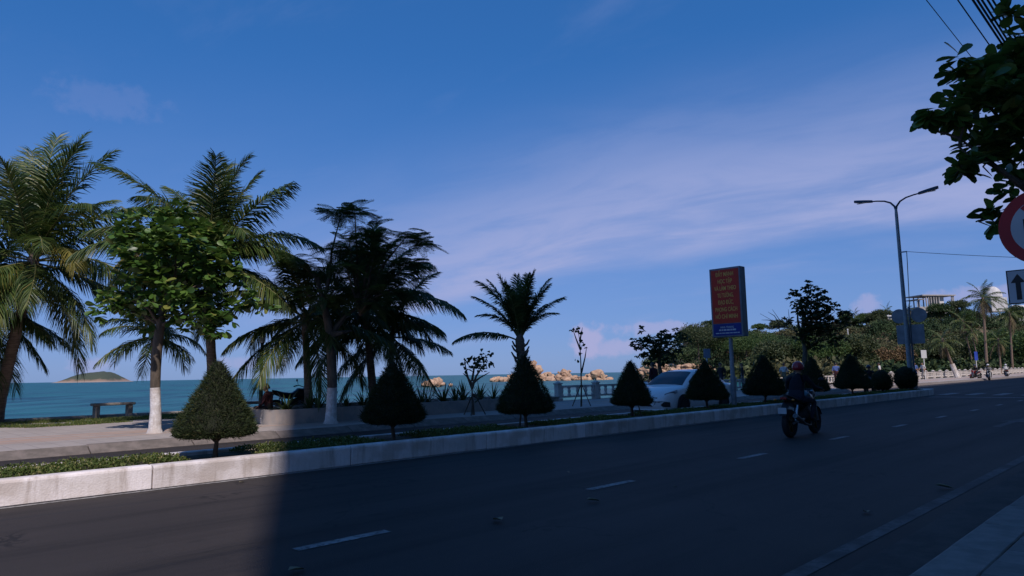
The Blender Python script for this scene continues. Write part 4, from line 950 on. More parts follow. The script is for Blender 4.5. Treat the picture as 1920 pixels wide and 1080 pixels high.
# near no-trucks sign on the pavement, right edge
BLACKP = mat('sign_black', (.012, .012, .013), None, 3, .5)
SGRAY2 = mat('sign_plate', (.50, .51, .52), (.44, .45, .46), 2.0, .5)
SREDR = mat('sign_ring_red', (.40, .012, .016), (.34, .01, .014), 2.0, .5)
nb = uv(8.55, 1.02, .12); ny = nb.y; cz = pix(1968, 421, ny); rpx = 76 * ny / FPX
e = empty('no_entry_for_lorries_sign', (cz.x, cz.y + .05, .12), RZ, 'round red-rimmed sign over an up-arrow plate at the right edge', 'traffic sign')
zz = cz.z - .12
MB().lathe([(.038, -.05), (.038, zz + .55)], 12, (.06, 0, 0)).build('post', STEEL, e, smooth=True)
dsk = MB().lathe([(0, 0), (rpx, 0), (rpx, .012), (0, .012)], 40, (0, 0, zz), 'x', caps=False).build('round_sign', SREDR, e)
MB().lathe([(0, 0), (rpx * .73, 0), (rpx * .73, .004), (0, .004)], 40, (-.0055, 0, zz), 'x', caps=False).build('white_face', SGRAY2, dsk)
def fl(pts, ma, par, x, name): return MB().add([(x, -y_, z_) for y_, z_ in pts], [tuple(range(len(pts)))]).build(name, ma, par)
a = rpx * .73
fl([(-a*.62, zz - a*.34), (-a*.08, zz - a*.02), (-a*.08, zz + a*.02), (-a*.62, zz + a*.34)], BLACKP, dsk, -.0095, 'lorry_symbol')
fl([(0, zz - a*.30), (a*.66, zz - a*.30), (a*.66, zz + a*.30), (0, zz + a*.30)], BLACKP, dsk, -.0095, 'lorry_symbol')
fl([(-a*.66, zz + a*.86 - a*.14), (-a*.52, zz + a*.86 - a*.02), (a*.76, zz - a*.62), (a*.62, zz - a*.74)], SREDR, dsk, -.0115, 'red_bar')
q0 = pix(1884, 500, ny); pw = .37; pt = q0.z - .12; pbm = pix(1888, 566, ny).z - .12
plate = MB().box(-.004, .004, -pw, pw, pbm, pt).build('arrow_plate', BLACKP, e, bevel=.002)
MB().box(-.0075, -.0045, -pw + .012, pw - .012, pbm + .012, pt - .012).build('plate_face', SGRAY2, plate)
ph = pt - pbm; yc = .275
fl([(-yc - .022, pbm + ph*.12), (-yc + .022, pbm + ph*.12), (-yc + .022, pbm + ph*.62), (-yc + .062, pbm + ph*.62), (-yc, pbm + ph*.88), (-yc - .062, pbm + ph*.62), (-yc - .022, pbm + ph*.62)], BLACKP, plate, -.0092, 'up_arrow')
fl([(yc - .12, pbm + ph*.25), (yc + .06, pbm + ph*.25), (yc + .06, pbm + ph*.70), (yc - .12, pbm + ph*.70)], BLACKP, plate, -.0092, 'lorry_symbol')
# overhead cables along the near pavement
def far_wire(px0, py0, px1, py1, r, label, u0=-14, u1=60, n=16, hh=5.4):
    d = ray((px0 + px1) / 2, (py0 + py1) / 2); k = (hh - CAMH) / d.z; v = k * (-d.x + d.y) * S2; h = hh
    return wire('cable', uv(u0, v, h), uv(u1, v, h + .0), .0, r, label, n)
far_wire(1735, 0, 1810, 90, .0045, 'thinnest overhead cable, leftmost of the cables in the upper right corner')
far_wire(1790, 0, 1858, 80, .007, 'second overhead cable from the left in the upper right corner')
for k, (a_, b_) in enumerate(((1818, 1882), (1826, 1890), (1836, 1896), (1850, 1902), (1862, 1908))):
    far_wire(a_, 0, b_, 78, .011, hh=5.0 + .15 * k, label='one of the thick overhead cables bundled together in the upper right corner').__setitem__('group', 'bundled overhead cables')
# ---------------------------------------------------------------- buildings behind the camera that shade the road
FAC = mat('hotel_render', (.55, .52, .47), (.48, .45, .41), 1.5, .85)
GLASSD = mat('dark_window', (.03, .04, .05), (.02, .03, .04), 2.0, .15, spec=.6)
def block(name, u0, u1, v0, v1, h, label, bays, floors):
    e = empty(name, uv((u0 + u1) / 2, v1, 0), RZ, label, 'building'); w = (u1 - u0) / 2; d = v1 - v0
    MB().box(-w, w, -d, 0, -.05, h).build('wall', FAC, e); MB().box(-w - .0, w + .0, -d, .25, h + .002, h + .5).build('roof_slab', FAC, e)
    me = MB().box(-.8, .8, -.02, .03, 0, 1.6).mesh('window', GLASSD); sl2 = MB().box(-.95, .95, .0, .15, -.12, -.02).mesh('sill', FAC)
    for f in range(floors):
        for k in range(bays):
            loc = (-w + (k + .5) * 2 * w / bays, .012, 1.2 + f * (h - 1.5) / floors)
            wn = link('window', me, e, loc); link('sill', sl2, wn)
block('hotel_building', -2.90, 29.0, -16, -5.0, 43, 'tall rendered hotel behind the camera that shades the road', 9, 11)
block('town_house', 29.05, 62, -20, -5.0, 24.0, 'long lower block next to the tall hotel', 9, 6)
block('town_house', 62.05, 112, -20, -5.0, 24.6, 'second lower block further along the road', 12, 6)
block('town_house', 112.05, 190, -20, -5.0, 23.6, 'third lower block far along the road', 14, 6)
# ---------------------------------------------------------------- headland: foliage, shrubs, palms, houses
def hillmat():
    ma, t, b = bsdf('hillside_leaves')
    g = N(t, 'ShaderNodeNewGeometry'); ps = g.outputs['Position']
    n1_ = N(t, 'ShaderNodeTexNoise', inp={'Vector': ps, 'Scale': .12, 'Detail': 3.0}).outputs[0]
    n2_ = N(t, 'ShaderNodeTexNoise', inp={'Vector': ps, 'Scale': .05, 'Detail': 3.0}).outputs[0]
    c = mixc(t, ramp01(t, n1_, .38, .62), (.022, .044, .020), (.058, .085, .034))
    c = mixc(t, M(t, 'MULTIPLY', ramp01(t, n2_, .52, .66), .8), c, (.10, .088, .045))
    k = M(t, 'ADD', .55, M(t, 'MULTIPLY', g.outputs['Random Per Island'], .9))
    c = mixc(t, 1.0, c, N(t, 'ShaderNodeCombineColor', inp={0: k, 1: k, 2: k}).outputs[0], 'MULTIPLY')
    t.links.new(c, b.inputs['Base Color']); b.inputs['Roughness'].default_value = .75; b.inputs['Specular IOR Level'].default_value = .15
    return ma
HILLM = hillmat()
def fluff(cl, per, L, seed):                              # round crowns of leaf sprays on their outer shell
    r = np.random.default_rng(seed); PP, DD, NN, LL = [], [], [], []
    for c in cl:
        n = max(12, int(per * c[3] * c[5])); d = unit(r.normal(0, 1, (n, 3))); d[:, 2] = np.abs(d[:, 2]) * 1.0 - .25 * r.uniform(0, 1, n)
        rr = r.uniform(.62, 1.08, n)[:, None]; PP.append(np.array(c[:3]) + d * rr * np.array(c[3:6])); DD.append(d + r.normal(0, .7, (n, 3))); NN.append(d + r.normal(0, .5, (n, 3))); LL.append(r.uniform(.6, 1.3, n) * L)
    P, D, Nn, Ls = map(np.concatenate, (PP, DD, NN, LL)); Sd = unit(np.cross(unit(D), Nn)) * (Ls * .38)[:, None]; D = unit(D) * Ls[:, None]
    V = np.stack([P, P + D * .5 + Sd, P + D, P + D * .5 - Sd], 1).reshape(-1, 3); return V, np.arange(len(P))[:, None] * 4 + np.array([[0, 1, 2, 3]])
cl = []
for k in range(760):
    px = rnd(1215, 2250); t_ = rnd(-.02, 1.12)
    if px < 1300 and rnd(0, 1) < .6: continue
    if 1325 < px < 1372 and .25 < t_ < .6: continue
    p = hill_point(px, t_); s = rnd(1.2, 2.4) if rnd(0, 1) < .6 else rnd(2.4, 4.4); cl.append((p.x, p.y, p.z + s * .35, s * rnd(1, 1.4), s * rnd(1, 1.4), s * rnd(.7, 1.1)))
for k in range(230):                                     # shaded undergrowth just behind the balustrade
    u_ = rnd(62, 230); v_ = rnd(23.5, 34 + .12 * (u_ - 62)); p = uv(u_, v_, 0); s = rnd(.7, 1.7); cl.append((p.x, p.y, s * .5, s * 1.3, s * 1.3, s))
V, F = fluff(cl, 75, .50, 3)
tag(link('hillside_scrub', raw_mesh('hillside_scrub', V, [F], HILLM)), 'mass of green scrub and trees covering the slope behind the bay', 'scrub', kind='stuff')
OLIVE = leafmat('olive_leaves', [(0, (.024, .040, .018)), (.6, (.052, .070, .030)), (1, (.10, .105, .048))], .6, .2, .25)
FRESH = leafmat('fresh_leaves', [(0, (.028, .060, .020)), (.6, (.060, .105, .032)), (1, (.11, .15, .05))], .6, .25, .25)
RUST = leafmat('rusty_leaves', [(0, (.10, .065, .035)), (.6, (.16, .10, .055)), (1, (.20, .15, .07))], .7, .15, .2)
def shrub(name, px, py, y, w, h, lm, label, cat='shrub', per=60, L=.5, trunk=True, group='shrubs and trees behind the bay', seed=None):
    """px, py: foot of the plant in the picture; w, h in metres"""
    b = pix(px, py, y); dn = -4.0
    if y < 170: h += b.z + .12; b.z = -.12; dn = -.4
    e = empty(name, b, 0, label, cat, group)
    if trunk: MB().tube([(0, 0, dn), (.1, 0, h * .3), (0, .1, h * .6)], [.09 * h ** .5, .07 * h ** .5, .03], 7).build('trunk', BARK, e)
    r = random.Random(seed or px); cl = []
    for k in range(9):
        a = k * 2.4; q = .28 * w * math.sqrt(k / 9); cl.append((q * math.cos(a) * 1.3, q * math.sin(a) * 1.3, h * (.30 + r.uniform(0, .35)), w * r.uniform(.2, .3), w * r.uniform(.2, .3), h * r.uniform(.22, .34)))
    V, F = fluff(cl, 2.3 * per / max(w * h * .06, .3), L * .68, px); link('crown', raw_mesh('crown', V, [F], lm), e); return e
shrub('shore_tree', 1310, 676, 208, 18, 12.5, OLIVE, 'rounded green tree above the shore rocks left of the signboard', 'tree', 420, .55)
shrub('shore_tree', 1400, 684, 205, 18, 12.5, FRESH, 'bright green tree just right of the signboard post', 'tree', 420, .5)
shrub('shore_tree', 1360, 674, 212, 13, 10, DARKLEAF, 'darker tree between signboard and rounded green tree', 'tree', 380, .5)
shrub('shrub', 1455, 688, 112, 9, 5.2, OLIVE, 'olive shrub behind the wide cone tree', per=420, L=.45)
shrub('shrub', 1540, 688, 110, 9, 5.8, FRESH, 'fresh green shrub behind the motorcyclist', per=420, L=.45)
shrub('shrub', 1600, 690, 112, 8, 6.0, OLIVE, 'olive tree-shrub above the last cone tree', per=420, L=.45)
shrub('shrub', 1668, 690, 116, 7.5, 3.9, RUST, 'rusty brown shrub left of the street lamp foot', per=420, L=.4)
shrub('shrub', 1635, 690, 122, 7, 5.2, DARKLEAF, 'dark shrub between last cone tree and rusty shrub', per=420, L=.45)
shrub('shrub', 1752, 690, 128, 8, 5.0, OLIVE, 'olive shrub right of the sign backs', per=420, L=.45)
shrub('shore_tree', 1880, 690, 150, 13, 9.5, FRESH, 'broad bright tree under the arrow plate', 'tree', 420, .55)
shrub('shore_tree', 1930, 690, 140, 12, 8.5, FRESH, 'bright tree cut by the right edge', 'tree', 420, .55)
shrub('shore_tree', 1790, 692, 160, 12, 9.0, OLIVE, 'olive tree left of the tall far palm', 'tree', 420, .55)
for k, (px, t_, w, h, lm, lb_) in enumerate([(1292, .55, 10, 9, OLIVE, 'leftmost crest tree where the wooded slope meets the sky'), (1335, .9, 9, 7.5, DARKLEAF, 'dark crest tree showing left of the signboard foot'), (1425, .95, 8, 6.5, FRESH, 'green crest tree just right of the signboard'), (1462, .9, 11, 8, OLIVE, 'crest tree behind the bare twigs'), (1590, .95, 9, 8.5, DARKLEAF, 'dark crest tree right of the dense promenade tree'), (1625, .9, 10, 8, FRESH, 'fresh green crest tree left of the hilltop palm'), (1650, .8, 12, 9, OLIVE, 'broad olive crest tree below the low white house'), (1765, .8, 12, 10, DARKLEAF, 'dark crest tree under the unfinished building'), (1800, .85, 12, 11, OLIVE, 'tall crest tree right of the unfinished building'), (1822, .7, 9, 8, FRESH, 'fresh green crest tree left of the white dome'), (1905, .75, 13, 11, DARKLEAF, 'dark crest tree beneath the long white house')]):
    p = hill_point(px, t_); e = empty('hill_tree', p, 0, lb_, 'tree', 'trees along the crest of the slope')
    MB().tube([(0, 0, -1), (.2, 0, h * .3), (0, .2, h * .6)], [.3, .22, .1], 7).build('trunk', BARK, e); r = random.Random(k + 50); C_ = []
    for j in range(8): a = j * 2.4; q = .3 * w * math.sqrt(j / 8); C_.append((q * math.cos(a), q * math.sin(a), h * r.uniform(.35, .72), w * r.uniform(.16, .27), w * r.uniform(.16, .27), h * r.uniform(.16, .26)))
    V, F = fluff(C_, 190, .42, k + 80); link('crown', raw_mesh('crown', V, [F], lm), e)
# dark tree at the balustrade and the half-bare tree further on
def sky_tree(base, h_, W_, label, cl, tips, lm, per, L, r0=.16, bare=()):
    e = empty('promenade_tree', base, 0, label, 'tree'); mb = MB()
    ch = [Vector((0, 0, -.1))] + [W_(*q) - base for q in h_]; mb.tube(ch, [r0 * (1 - .5 * i / (len(ch) - 1)) for i in range(len(ch))], 9)
    limbs(mb, ch[-1], [W_(*q) - base for q in tips], r0 * .5)
    for chn in bare: mb.tube([W_(*q) - base for q in chn], [.035 * (1 - .75 * i / (len(chn) - 1)) for i in range(len(chn))], 5)
    mb.build('trunk', BARK, e, smooth=True); C_ = []
    for px, py, rp in cl:
        c = W_(px, py) - base; s = base.y / FPX * rp; C_.append((c.x, c.y + rnd(-.6, .6), c.z, s, s, s * .85))
    V, F = clumps_leaves(C_, per, L, .55, int(base.y * 10), .4); link('crown', raw_mesh('crown', V, [F], lm), e)
b1 = uv(29.5, 20.4, .15); 
sky_tree(b1, [(1240, 705), (1236, 685), (1235, 670)], lambda a, b: pix(a, b, b1.y), 'dark small-leaved tree behind the white car roof',
         [(1200, 655, 20), (1230, 648, 26), (1262, 640, 22), (1215, 635, 18), (1250, 665, 24), (1220, 672, 22), (1190, 640, 10), (1275, 630, 10), (1240, 625, 14), (1205, 622, 7), (1262, 622, 7), (1282, 640, 6), (1270, 660, 14)],
         [(1195, 640), (1215, 625), (1240, 620), (1265, 625), (1278, 640), (1205, 660), (1260, 655)], DARKLEAF, 75, .22, .14)
b2 = uv(40.2, 19.0, .15)
sky_tree(b2, [(1508, 690), (1510, 660), (1506, 635)], lambda a, b: pix(a, b, b2.y), 'tree with a dense crown on the right and bare twigs on the left',
         [(1510, 540, 16), (1500, 560, 20), (1530, 555, 20), (1520, 580, 28), (1550, 575, 24), (1545, 600, 30), (1515, 605, 26), (1570, 595, 18), (1498, 585, 14), (1575, 572, 8), (1490, 545, 8), (1560, 615, 22), (1535, 620, 20), (1500, 628, 20), (1482, 602, 12), (1525, 640, 22), (1588, 606, 12), (1560, 635, 18)],
         [(1500, 550), (1520, 540), (1545, 560), (1565, 585), (1530, 600), (1495, 575)], DARKLEAF, 62, .26, .2,
         bare=[[(1506, 640), (1490, 620), (1470, 612), (1450, 602), (1425, 588)], [(1478, 614), (1462, 600), (1448, 580)], [(1470, 612), (1455, 612), (1432, 610)], [(1490, 620), (1480, 598), (1478, 580)], [(1462, 608), (1452, 592), (1440, 585)], [(1506, 640), (1492, 632), (1470, 628), (1450, 625)], [(1450, 602), (1440, 600), (1428, 600)]])
# palms on the headland
def hpalm(px_b, py_b, px_c, py_c, y, L, label, n=16, seed=1, r0=.2, foot=False, lo=-70):
    b = pix(px_b, py_b, y); c = pix(px_c, py_c, y); b.z = .14 if foot else -.14 if y < 170 else b.z - 4
    f = crown_set(n, seed, lo, 80, 1.0); f = [(a, e_, d, l, 'd' if e_ < -45 else k) for a, e_, d, l, k in f]
    o = palm('far_palm', b, c, L, f, label, 'palms on the far shore', r0=r0, r1=r0 * .7, nl=44, lf=1.0, sides=7)
    if foot:
        d = (c - b).normalized(); MB().tube([d * -.2, d * .1, d * 1.6], [r0 * 1.7, r0 * 1.45, r0 * 1.2], 9).build('painted_foot', LIME, o, smooth=True)
    return o
hpalm(1850, 690, 1843, 562, 100, 3.1, 'tallest far palm left of the white dome', 26, 2, .22)
hpalm(1898, 690, 1893, 590, 118, 3.3, 'far palm between white dome and arrow plate', 18, 3, .2)
hpalm(1795, 702, 1768, 642, 78, 1.9, 'far palm leaning left with a whitewashed foot', 14, 4, .2, True)
hpalm(1828, 690, 1806, 606, 110, 2.6, 'thin far palm leaning left beside the tallest far palm', 14, 6, .15)
hpalm(1838, 690, 1822, 622, 108, 2.1, 'shorter thin far palm in front of the olive tree', 12, 7, .13)
hpalm(1662, 615, 1663, 583, 290, 3.9, 'small palm on the hilltop left of the street lamp', 13, 8, .18)
hpalm(1703, 615, 1704, 580, 292, 3.3, 'hilltop palm just behind the street lamp', 12, 9, .18)
hpalm(1738, 618, 1740, 584, 292, 3.8, 'hilltop palm below the unfinished building', 13, 10, .18)
hpalm(1602, 625, 1603, 590, 288, 3.3, 'hilltop palm above the last cone tree', 12, 11, .18)
hpalm(1876, 690, 1872, 640, 100, 2.2, 'low yellowish far palm beside the parked riders', 12, 12, .15)
# houses on the hill
CONC2 = mat('raw_concrete', (.40, .37, .34), (.30, .28, .26), .8, .9); PLAST = mat('white_plaster', (.60, .58, .56), (.46, .44, .42), .6, .8)
yb = 305.0; o0 = pix(1742, 582, yb); K = yb / FPX
e = empty('unfinished_building', o0, .18, 'unfinished concrete building with open columns on the hilltop', 'building')
bx = lambda a, b, c, d, name, ma, y0=-4, y1=4: MB().box((a - 1742) * K, (b - 1742) * K, y0, y1, (582 - d) * K, (582 - c) * K).build(name, ma, e)
bx(1712, 1783, 554.5, 556.5, 'roof_slab', CONC2, -5, 5); bx(1704, 1784, 577, 590, 'base', CONC2, -5, 5); bx(1753, 1764, 556.6, 577, 'core_wall', PLAST, -3, 3)
bx(1764.2, 1774, 556.6, 577, 'side_wall', CONC2, 1, 3)
for px in (1721, 1726, 1731, 1737, 1742, 1748, 1775.5, 1779): bx(px, px + 1.6, 556.6, 577, 'column', CONC2, -4.5, -4.1)
for px in (1724, 1734, 1745): bx(px, px + 1.5, 556.6, 577, 'column', CONC2, 3.6, 4)
bx(1706, 1721, 562, 563.2, 'slab_edge', CONC2, -4, 4)
for px in (1707, 1712): bx(px, px + .9, 563.3, 577, 'prop', CONC2, -3, -2.8)
od = pix(1864, 573, 330.0); Kd = 330 / FPX
e = empty('domed_building', od, 0, 'white building with a smooth dome behind the far palms', 'building')
mb = MB(); mb.lathe([(15 * Kd * math.cos(a), 22 * Kd * math.sin(a) + 14 * Kd) for a in np.linspace(0, 1.5, 12)], 28); mb.build('dome', PLAST, e, smooth='full')
MB().box(-15 * Kd, 15 * Kd, -15 * Kd, 15 * Kd, -12 * Kd, 14 * Kd).build('wall', PLAST, e)
def hut(px0, px1, py0, py1, y, label):
    c = pix((px0 + px1) / 2, py1, y); k = y / FPX; w = (px1 - px0) / 2 * k; h = (py1 - py0) * k
    e = empty('white_house', c, rnd(-.2, .2), label, 'house', 'white houses on the hill')
    MB().box(-w, w, -3, 3, -9, h * .6).build('wall', PLAST, e)
    MB().add([(-w - .4, -3.5, h * .6 + .004), (w + .4, -3.5, h * .6 + .004), (w + .4, 3.5, h * .6 + .004), (-w - .4, 3.5, h * .6 + .004), (-w - .2, 0, h * 1.1), (w + .2, 0, h * 1.1)], [(0, 1, 5, 4), (2, 3, 4, 5), (1, 2, 5), (3, 0, 4), (3, 2, 1, 0)]).build('roof', PLAST, e)
    for k2 in range(3): MB().box(-w * .7 + k2 * w * .55, -w * .7 + k2 * w * .55 + w * .3, -3.05, -2.9, h * .1, h * .45).build('window', GLASSD, e)
hut(1656, 1684, 591, 599, 290, 'low white house on the hill left of the street lamp')
hut(1742, 1764, 599, 606, 284, 'low white house on the hill right of the sign backs')
hut(1900, 1945, 573, 586, 300, 'long white house under the arrow plate at the right')

# small street things by the bay
POLEW = mat('white_pole', (.66, .66, .66), (.6, .6, .6), 3, .6)
def small_sign(px, py0, py1, w, pyb, y, label, ma):
    b = pix(px, pyb, y); k = y / FPX; e = empty('notice_board', b, .3, label, 'sign')
    MB().tube([(0, 0, -.4), (0, 0, (pyb - py0) * k)], .04, 8).build('pole', POLEW, e)
    MB().box(-w * k / 2, w * k / 2, -.06, -.04, (pyb - py1) * k, (pyb - py0) * k).build('board', ma, e)
small_sign(1735, 657, 672, 13, 705, 70, 'pale notice board on a white pole right of the street lamp', SGRAY2)
small_sign(1833, 660, 676, 8, 705, 74, 'narrow blue banner on a pole behind the riders', mat('banner_blue', (.03, .07, .42), None, 3, .6))
small_sign(1328, 655, 672, 14, 728, 39, 'bluish grey notice board behind the white car', mat('board_blue', (.20, .26, .36), None, 3, .5))
e = empty('far_flagpole', pix(1591, 640, 190), 0, 'short white mast on the slope above the last cone tree', 'pole'); MB().tube([(0, 0, -1), (0, 0, 190 / FPX * 22)], .12, 8).build('mast', POLEW, e); MB().ball((0, 0, 190 / FPX * 22), .2, 8, 6).build('finial', POLEW, e)
# fallen leaves on the asphalt
DRYL = leafmat('fallen_leaf', [(0, (.16, .12, .06)), (1, (.30, .26, .18))], .8, .1, .2)
for k, (px, py, s, lb_) in enumerate([(1125, 940, .16, 'pale fallen leaf lying right of the second lane dash'), (572, 1068, .15, 'yellowish fallen leaf at the bottom edge near the shadow line'), (1068, 887, .07, 'tiny pale leaf in the left lane beyond the second dash'), (458, 905, .08, 'small pale scrap by the sunlit kerb'), (1790, 917, .2, 'dark fallen leaf near the gutter on the right'), (925, 975, .18, 'dark leaf flat on the shaded asphalt in mid road'), (1270, 913, .06, 'tiny scrap right of the pale leaf'), (1620, 960, .12, 'small leaf by the worn edge line')]):
    p = pixg(px, py, .006); V, F = leaf_cloud(np.zeros((1, 3)), np.array([[1.0, 0, .05]]), np.array([[0, 0, 1.0]]), s, s * .5, .3, -.12)
    o = link('fallen_leaf', raw_mesh('fallen_leaf', V, [F], DRYL), None, p + Vector((0, 0, .004)), rnd(0, 6.28)); tag(o, lb_, 'leaf', 'fallen leaves on the road')
# ---------------------------------------------------------------- the white car
CARP = mat('white_car_paint', (.82, .80, .79), (.79, .77, .76), 1.0, .28, coat=.6, spec=.5)
RUBBER = mat('tyre_rubber', (.018, .018, .019), (.012, .012, .013), 9, .85)
CGLASS = mat('car_glass', (.012, .022, .032), (.010, .018, .026), 2, .05, spec=.45)
BLKPL = mat('black_plastic', (.014, .014, .016), (.010, .010, .011), 6, .55)
CHROME = mat('bright_alloy', (.48, .49, .51), (.40, .41, .43), 4, .3, metal=.8)
LAMPG = mat('headlamp_glass', (.30, .32, .35), (.16, .17, .19), 9, .12, spec=.7)
REDL = mat('tail_lamp', (.25, .012, .012), (.2, .01, .01), 5, .25)
def wheel(parent, loc, r, w, name='wheel', rimr=.66, spokes=5, rimm=CHROME):
    e = bpy.data.objects.new(name, MB().lathe([(r * .64, -w/2), (r * .93, -w/2), (r, -w * .32), (r, w * .32), (r * .93, w/2), (r * .64, w/2), (r * .64, -w/2)], 28, (0, 0, 0), 'y', caps=False).mesh('wheel', RUBBER, smooth=True))
    COL.objects.link(e); e.parent = parent; e.location = loc
    mb = MB().lathe([(r * rimr - .02, -w * .42), (r * rimr, -w * .46), (r * rimr, w * .46), (r * rimr - .02, w * .42), (r * rimr - .02, -w * .42)], 28, (0, 0, 0), 'y', caps=False)
    mb.lathe([(.0, -w * .40), (r * .17, -w * .40), (r * .17, w * .40), (.0, w * .40)], 14, (0, 0, 0), 'y', caps=False)
    for k in range(spokes):
        a = 2 * math.pi * k / spokes; M4 = Matrix.Rotation(a, 4, 'Y')
        mb.box(r * .1, r * rimr - .005, -w * .38, w * .38, -r * .055, r * .055, 0, M4)
    mb.build('rim', rimm, e); return e
def car():
    e = empty('white_car', uv(21.15, 12.95, 0.0), RZ + math.pi, 'white saloon car half hidden behind the clipped cone trees', 'car')
    def ipl(x, t): return float(np.interp(x, [p[0] for p in t], [p[1] for p in t]))
    WT = [(-2.2, .60), (-2.1, .76), (-1.8, .84), (-1, .862), (.6, .862), (1.4, .845), (1.85, .79), (2.08, .66), (2.2, .46)]
    ZT = [(-2.2, .86), (-2.12, .97), (-1.6, 1.0), (-1.0, .97), (.9, .95), (1.1, .955), (1.6, .87), (1.95, .77), (2.12, .66), (2.2, .56)]
    ZB = [(-2.2, .40), (-2.1, .27), (-1.8, .2), (1.7, .18), (2.05, .20), (2.2, .30)]
    xs = list(np.linspace(-2.2, 2.2, 45)); rows = []
    for x in xs:
        w, zt, zb = ipl(x, WT), ipl(x, ZT), ipl(x, ZB); zm = zb + (zt - zb) * .55
        half = [(.0, zb), (.80 * w, zb), (.95 * w, zb + .06), (.985 * w, zb + .18), (1.0 * w, zm), (.985 * w, zt - .10), (.95 * w, zt - .05), (.88 * w, zt - .012), (.45 * w, zt + .018), (0, zt + .025)]
        rows.append([(x, y, z) for y, z in half] + [(x, -y, z) for y, z in half[-2:0:-1]])
    n = len(rows[0]); mb = MB()
    mb.add([p for r in rows for p in r], [(i*n + k, i*n + (k+1) % n, (i+1)*n + (k+1) % n, (i+1)*n + k) for i in range(len(xs) - 1) for k in range(n)] + [tuple(range(n - 1, -1, -1)), tuple((len(xs) - 1) * n + k for k in range(n))])
    mb.build('body', CARP, e, smooth=True)
    RT = [(1.18, .93), (.75, 1.19), (.30, 1.395), (-.1, 1.455), (-.5, 1.46), (-.95, 1.40), (-1.35, 1.24), (-1.85, 1.0)]
    RW = [(1.18, .74), (.75, .67), (.30, .60), (-.5, .585), (-.95, .59), (-1.35, .62), (-1.85, .66)]
    RT = RT[::-1]; RW = RW[::-1]
    zt = lambda x: ipl(x, RT); wt = lambda x: ipl(x, RW); wb = lambda x: .965 * ipl(x, WT)
    xs2 = list(np.linspace(-1.85, 1.18, 34)); rows = []
    for x in xs2:
        z = max(zt(x), .94); half = [(wb(x) - .03, .92), (wt(x) + .04, z - .055), (wt(x) - .02, z - .015), (wt(x) * .55, z + .012), (0, z + .02)]
        rows.append([(x, y, q) for y, q in half] + [(x, -y, q) for y, q in half[-2::-1]])
    n = len(rows[0]); mb = MB()
    mb.add([p for r in rows for p in r], [(i*n + k, i*n + k + 1, (i+1)*n + k + 1, (i+1)*n + k) for i in range(len(xs2) - 1) for k in range(n - 1)])
    mb.build('roof', CARP, e, smooth=True)
    def top_pane(name, x0, x1):
        MB().grid(10, 10, lambda a, b: (x0 + (x1 - x0) * a, (wt(x0 + (x1 - x0) * a) - .045) * (2 * b - 1), zt(x0 + (x1 - x0) * a) + .028 - .03 * abs(2 * b - 1) ** 3 + .004)).build(name, CGLASS, e, smooth='full')
    top_pane('windscreen', 1.12, .33); top_pane('rear_window', -1.72, -.98)
    def side_pane(name, x0, x1, s, c0=.0):
        def fn(a, b):
            x = x0 + (x1 - x0) * a; z0, z1 = .965, max(zt(x) - .085, .985); t = b; z = z0 + (z1 - z0) * t
            f = (z - .92) / max(max(zt(x), .94) - .055 - .92, .02); y = (wb(x) - .03) + ((wt(x) + .04) - (wb(x) - .03)) * f + .006
            return (x, y * s, z)
        MB().grid(8, 4, fn).build(name, CGLASS, e, smooth='full')
    for s in (-1, 1):
        side_pane('side_window', .80, -.02, s); side_pane('side_window', -.10, -.92, s); side_pane('quarter_window', -.97, -1.32, s)
        for x in (.95, -.06, -1.0): MB().box(x - .004, x + .004, *sorted((s * (.863), s * .869)), .36, .90).build('door_seam', BLKPL, e)
        for x in (.12, -.86): MB().box(x - .1, x + .1, *sorted((s * .862, s * .885)), .80, .835).build('door_handle', CARP, e, bevel=.008)
        mr = MB().ball((.78, s * .97, 1.0), (.09, .12, .075), 12, 8).build('mirror', CARP, e, smooth='full'); MB().tube([(.84, s * .84, .95), (.8, s * .9, .97)], .025, 6).build('mirror_arm', BLKPL, mr)
        # lamps, fog recesses
        hl = [(1.62, .80, .83), (1.88, .735, .775), (2.03, .60, .715), (2.06, .575, .66), (1.93, .71, .665), (1.66, .83, .735)]
        MB().add([(x + .012, s * (y + .014), z) for x, y, z in hl], [tuple(range(6)) if s > 0 else tuple(range(5, -1, -1))]).build('headlight', LAMPG, e)
        fg = [(1.98, .76, .45), (2.09, .62, .47), (2.14, .50, .36), (2.10, .58, .30), (1.96, .76, .30)]
        MB().add([(x + .02, s * y, z) for x, y, z in fg], [tuple(range(5)) if s > 0 else tuple(range(4, -1, -1))]).build('fog_recess', BLKPL, e)
        tl = [(-2.14, .56, .92), (-2.02, .80, .93), (-1.82, .853, .90), (-1.85, .855, .78), (-2.06, .80, .74), (-2.17, .58, .78)]
        MB().add([(x - .012, s * (y + .01), z) for x, y, z in tl], [tuple(range(6)) if s < 0 else tuple(range(5, -1, -1))]).build('tail_light', REDL, e)
        for x in (1.33, -1.27):
            MB().lathe([(0, -.015), (.352, -.015), (.352, .012), (0, .012)], 30, (x, s * .852, .335), 'y', caps=False).build('wheel_arch', BLKPL, e)
            wheel(e, (x, s * .775, .312), .312, .20, spokes=10)
    gr = MB().add([(2.155, -.42, .60), (2.155, .42, .60), (2.185, .34, .40), (2.17, .24, .31), (2.17, -.24, .31), (2.185, -.34, .40)], [(0, 1, 2, 3, 4, 5)]); gr.v = [(x + .03, y, z) for x, y, z in gr.v]; gr.build('grille', BLKPL, e)
    MB().box(2.212, 2.222, -.20, .20, .42, .51).build('number_plate', SWHITE, e); MB().box(-2.225, -2.21, -.2, .2, .60, .71).build('number_plate', SWHITE, e)
    MB().box(1.95, 2.2, -.6, .6, .185, .235).build('front_lip', CARP, e, bevel=.02)
car()
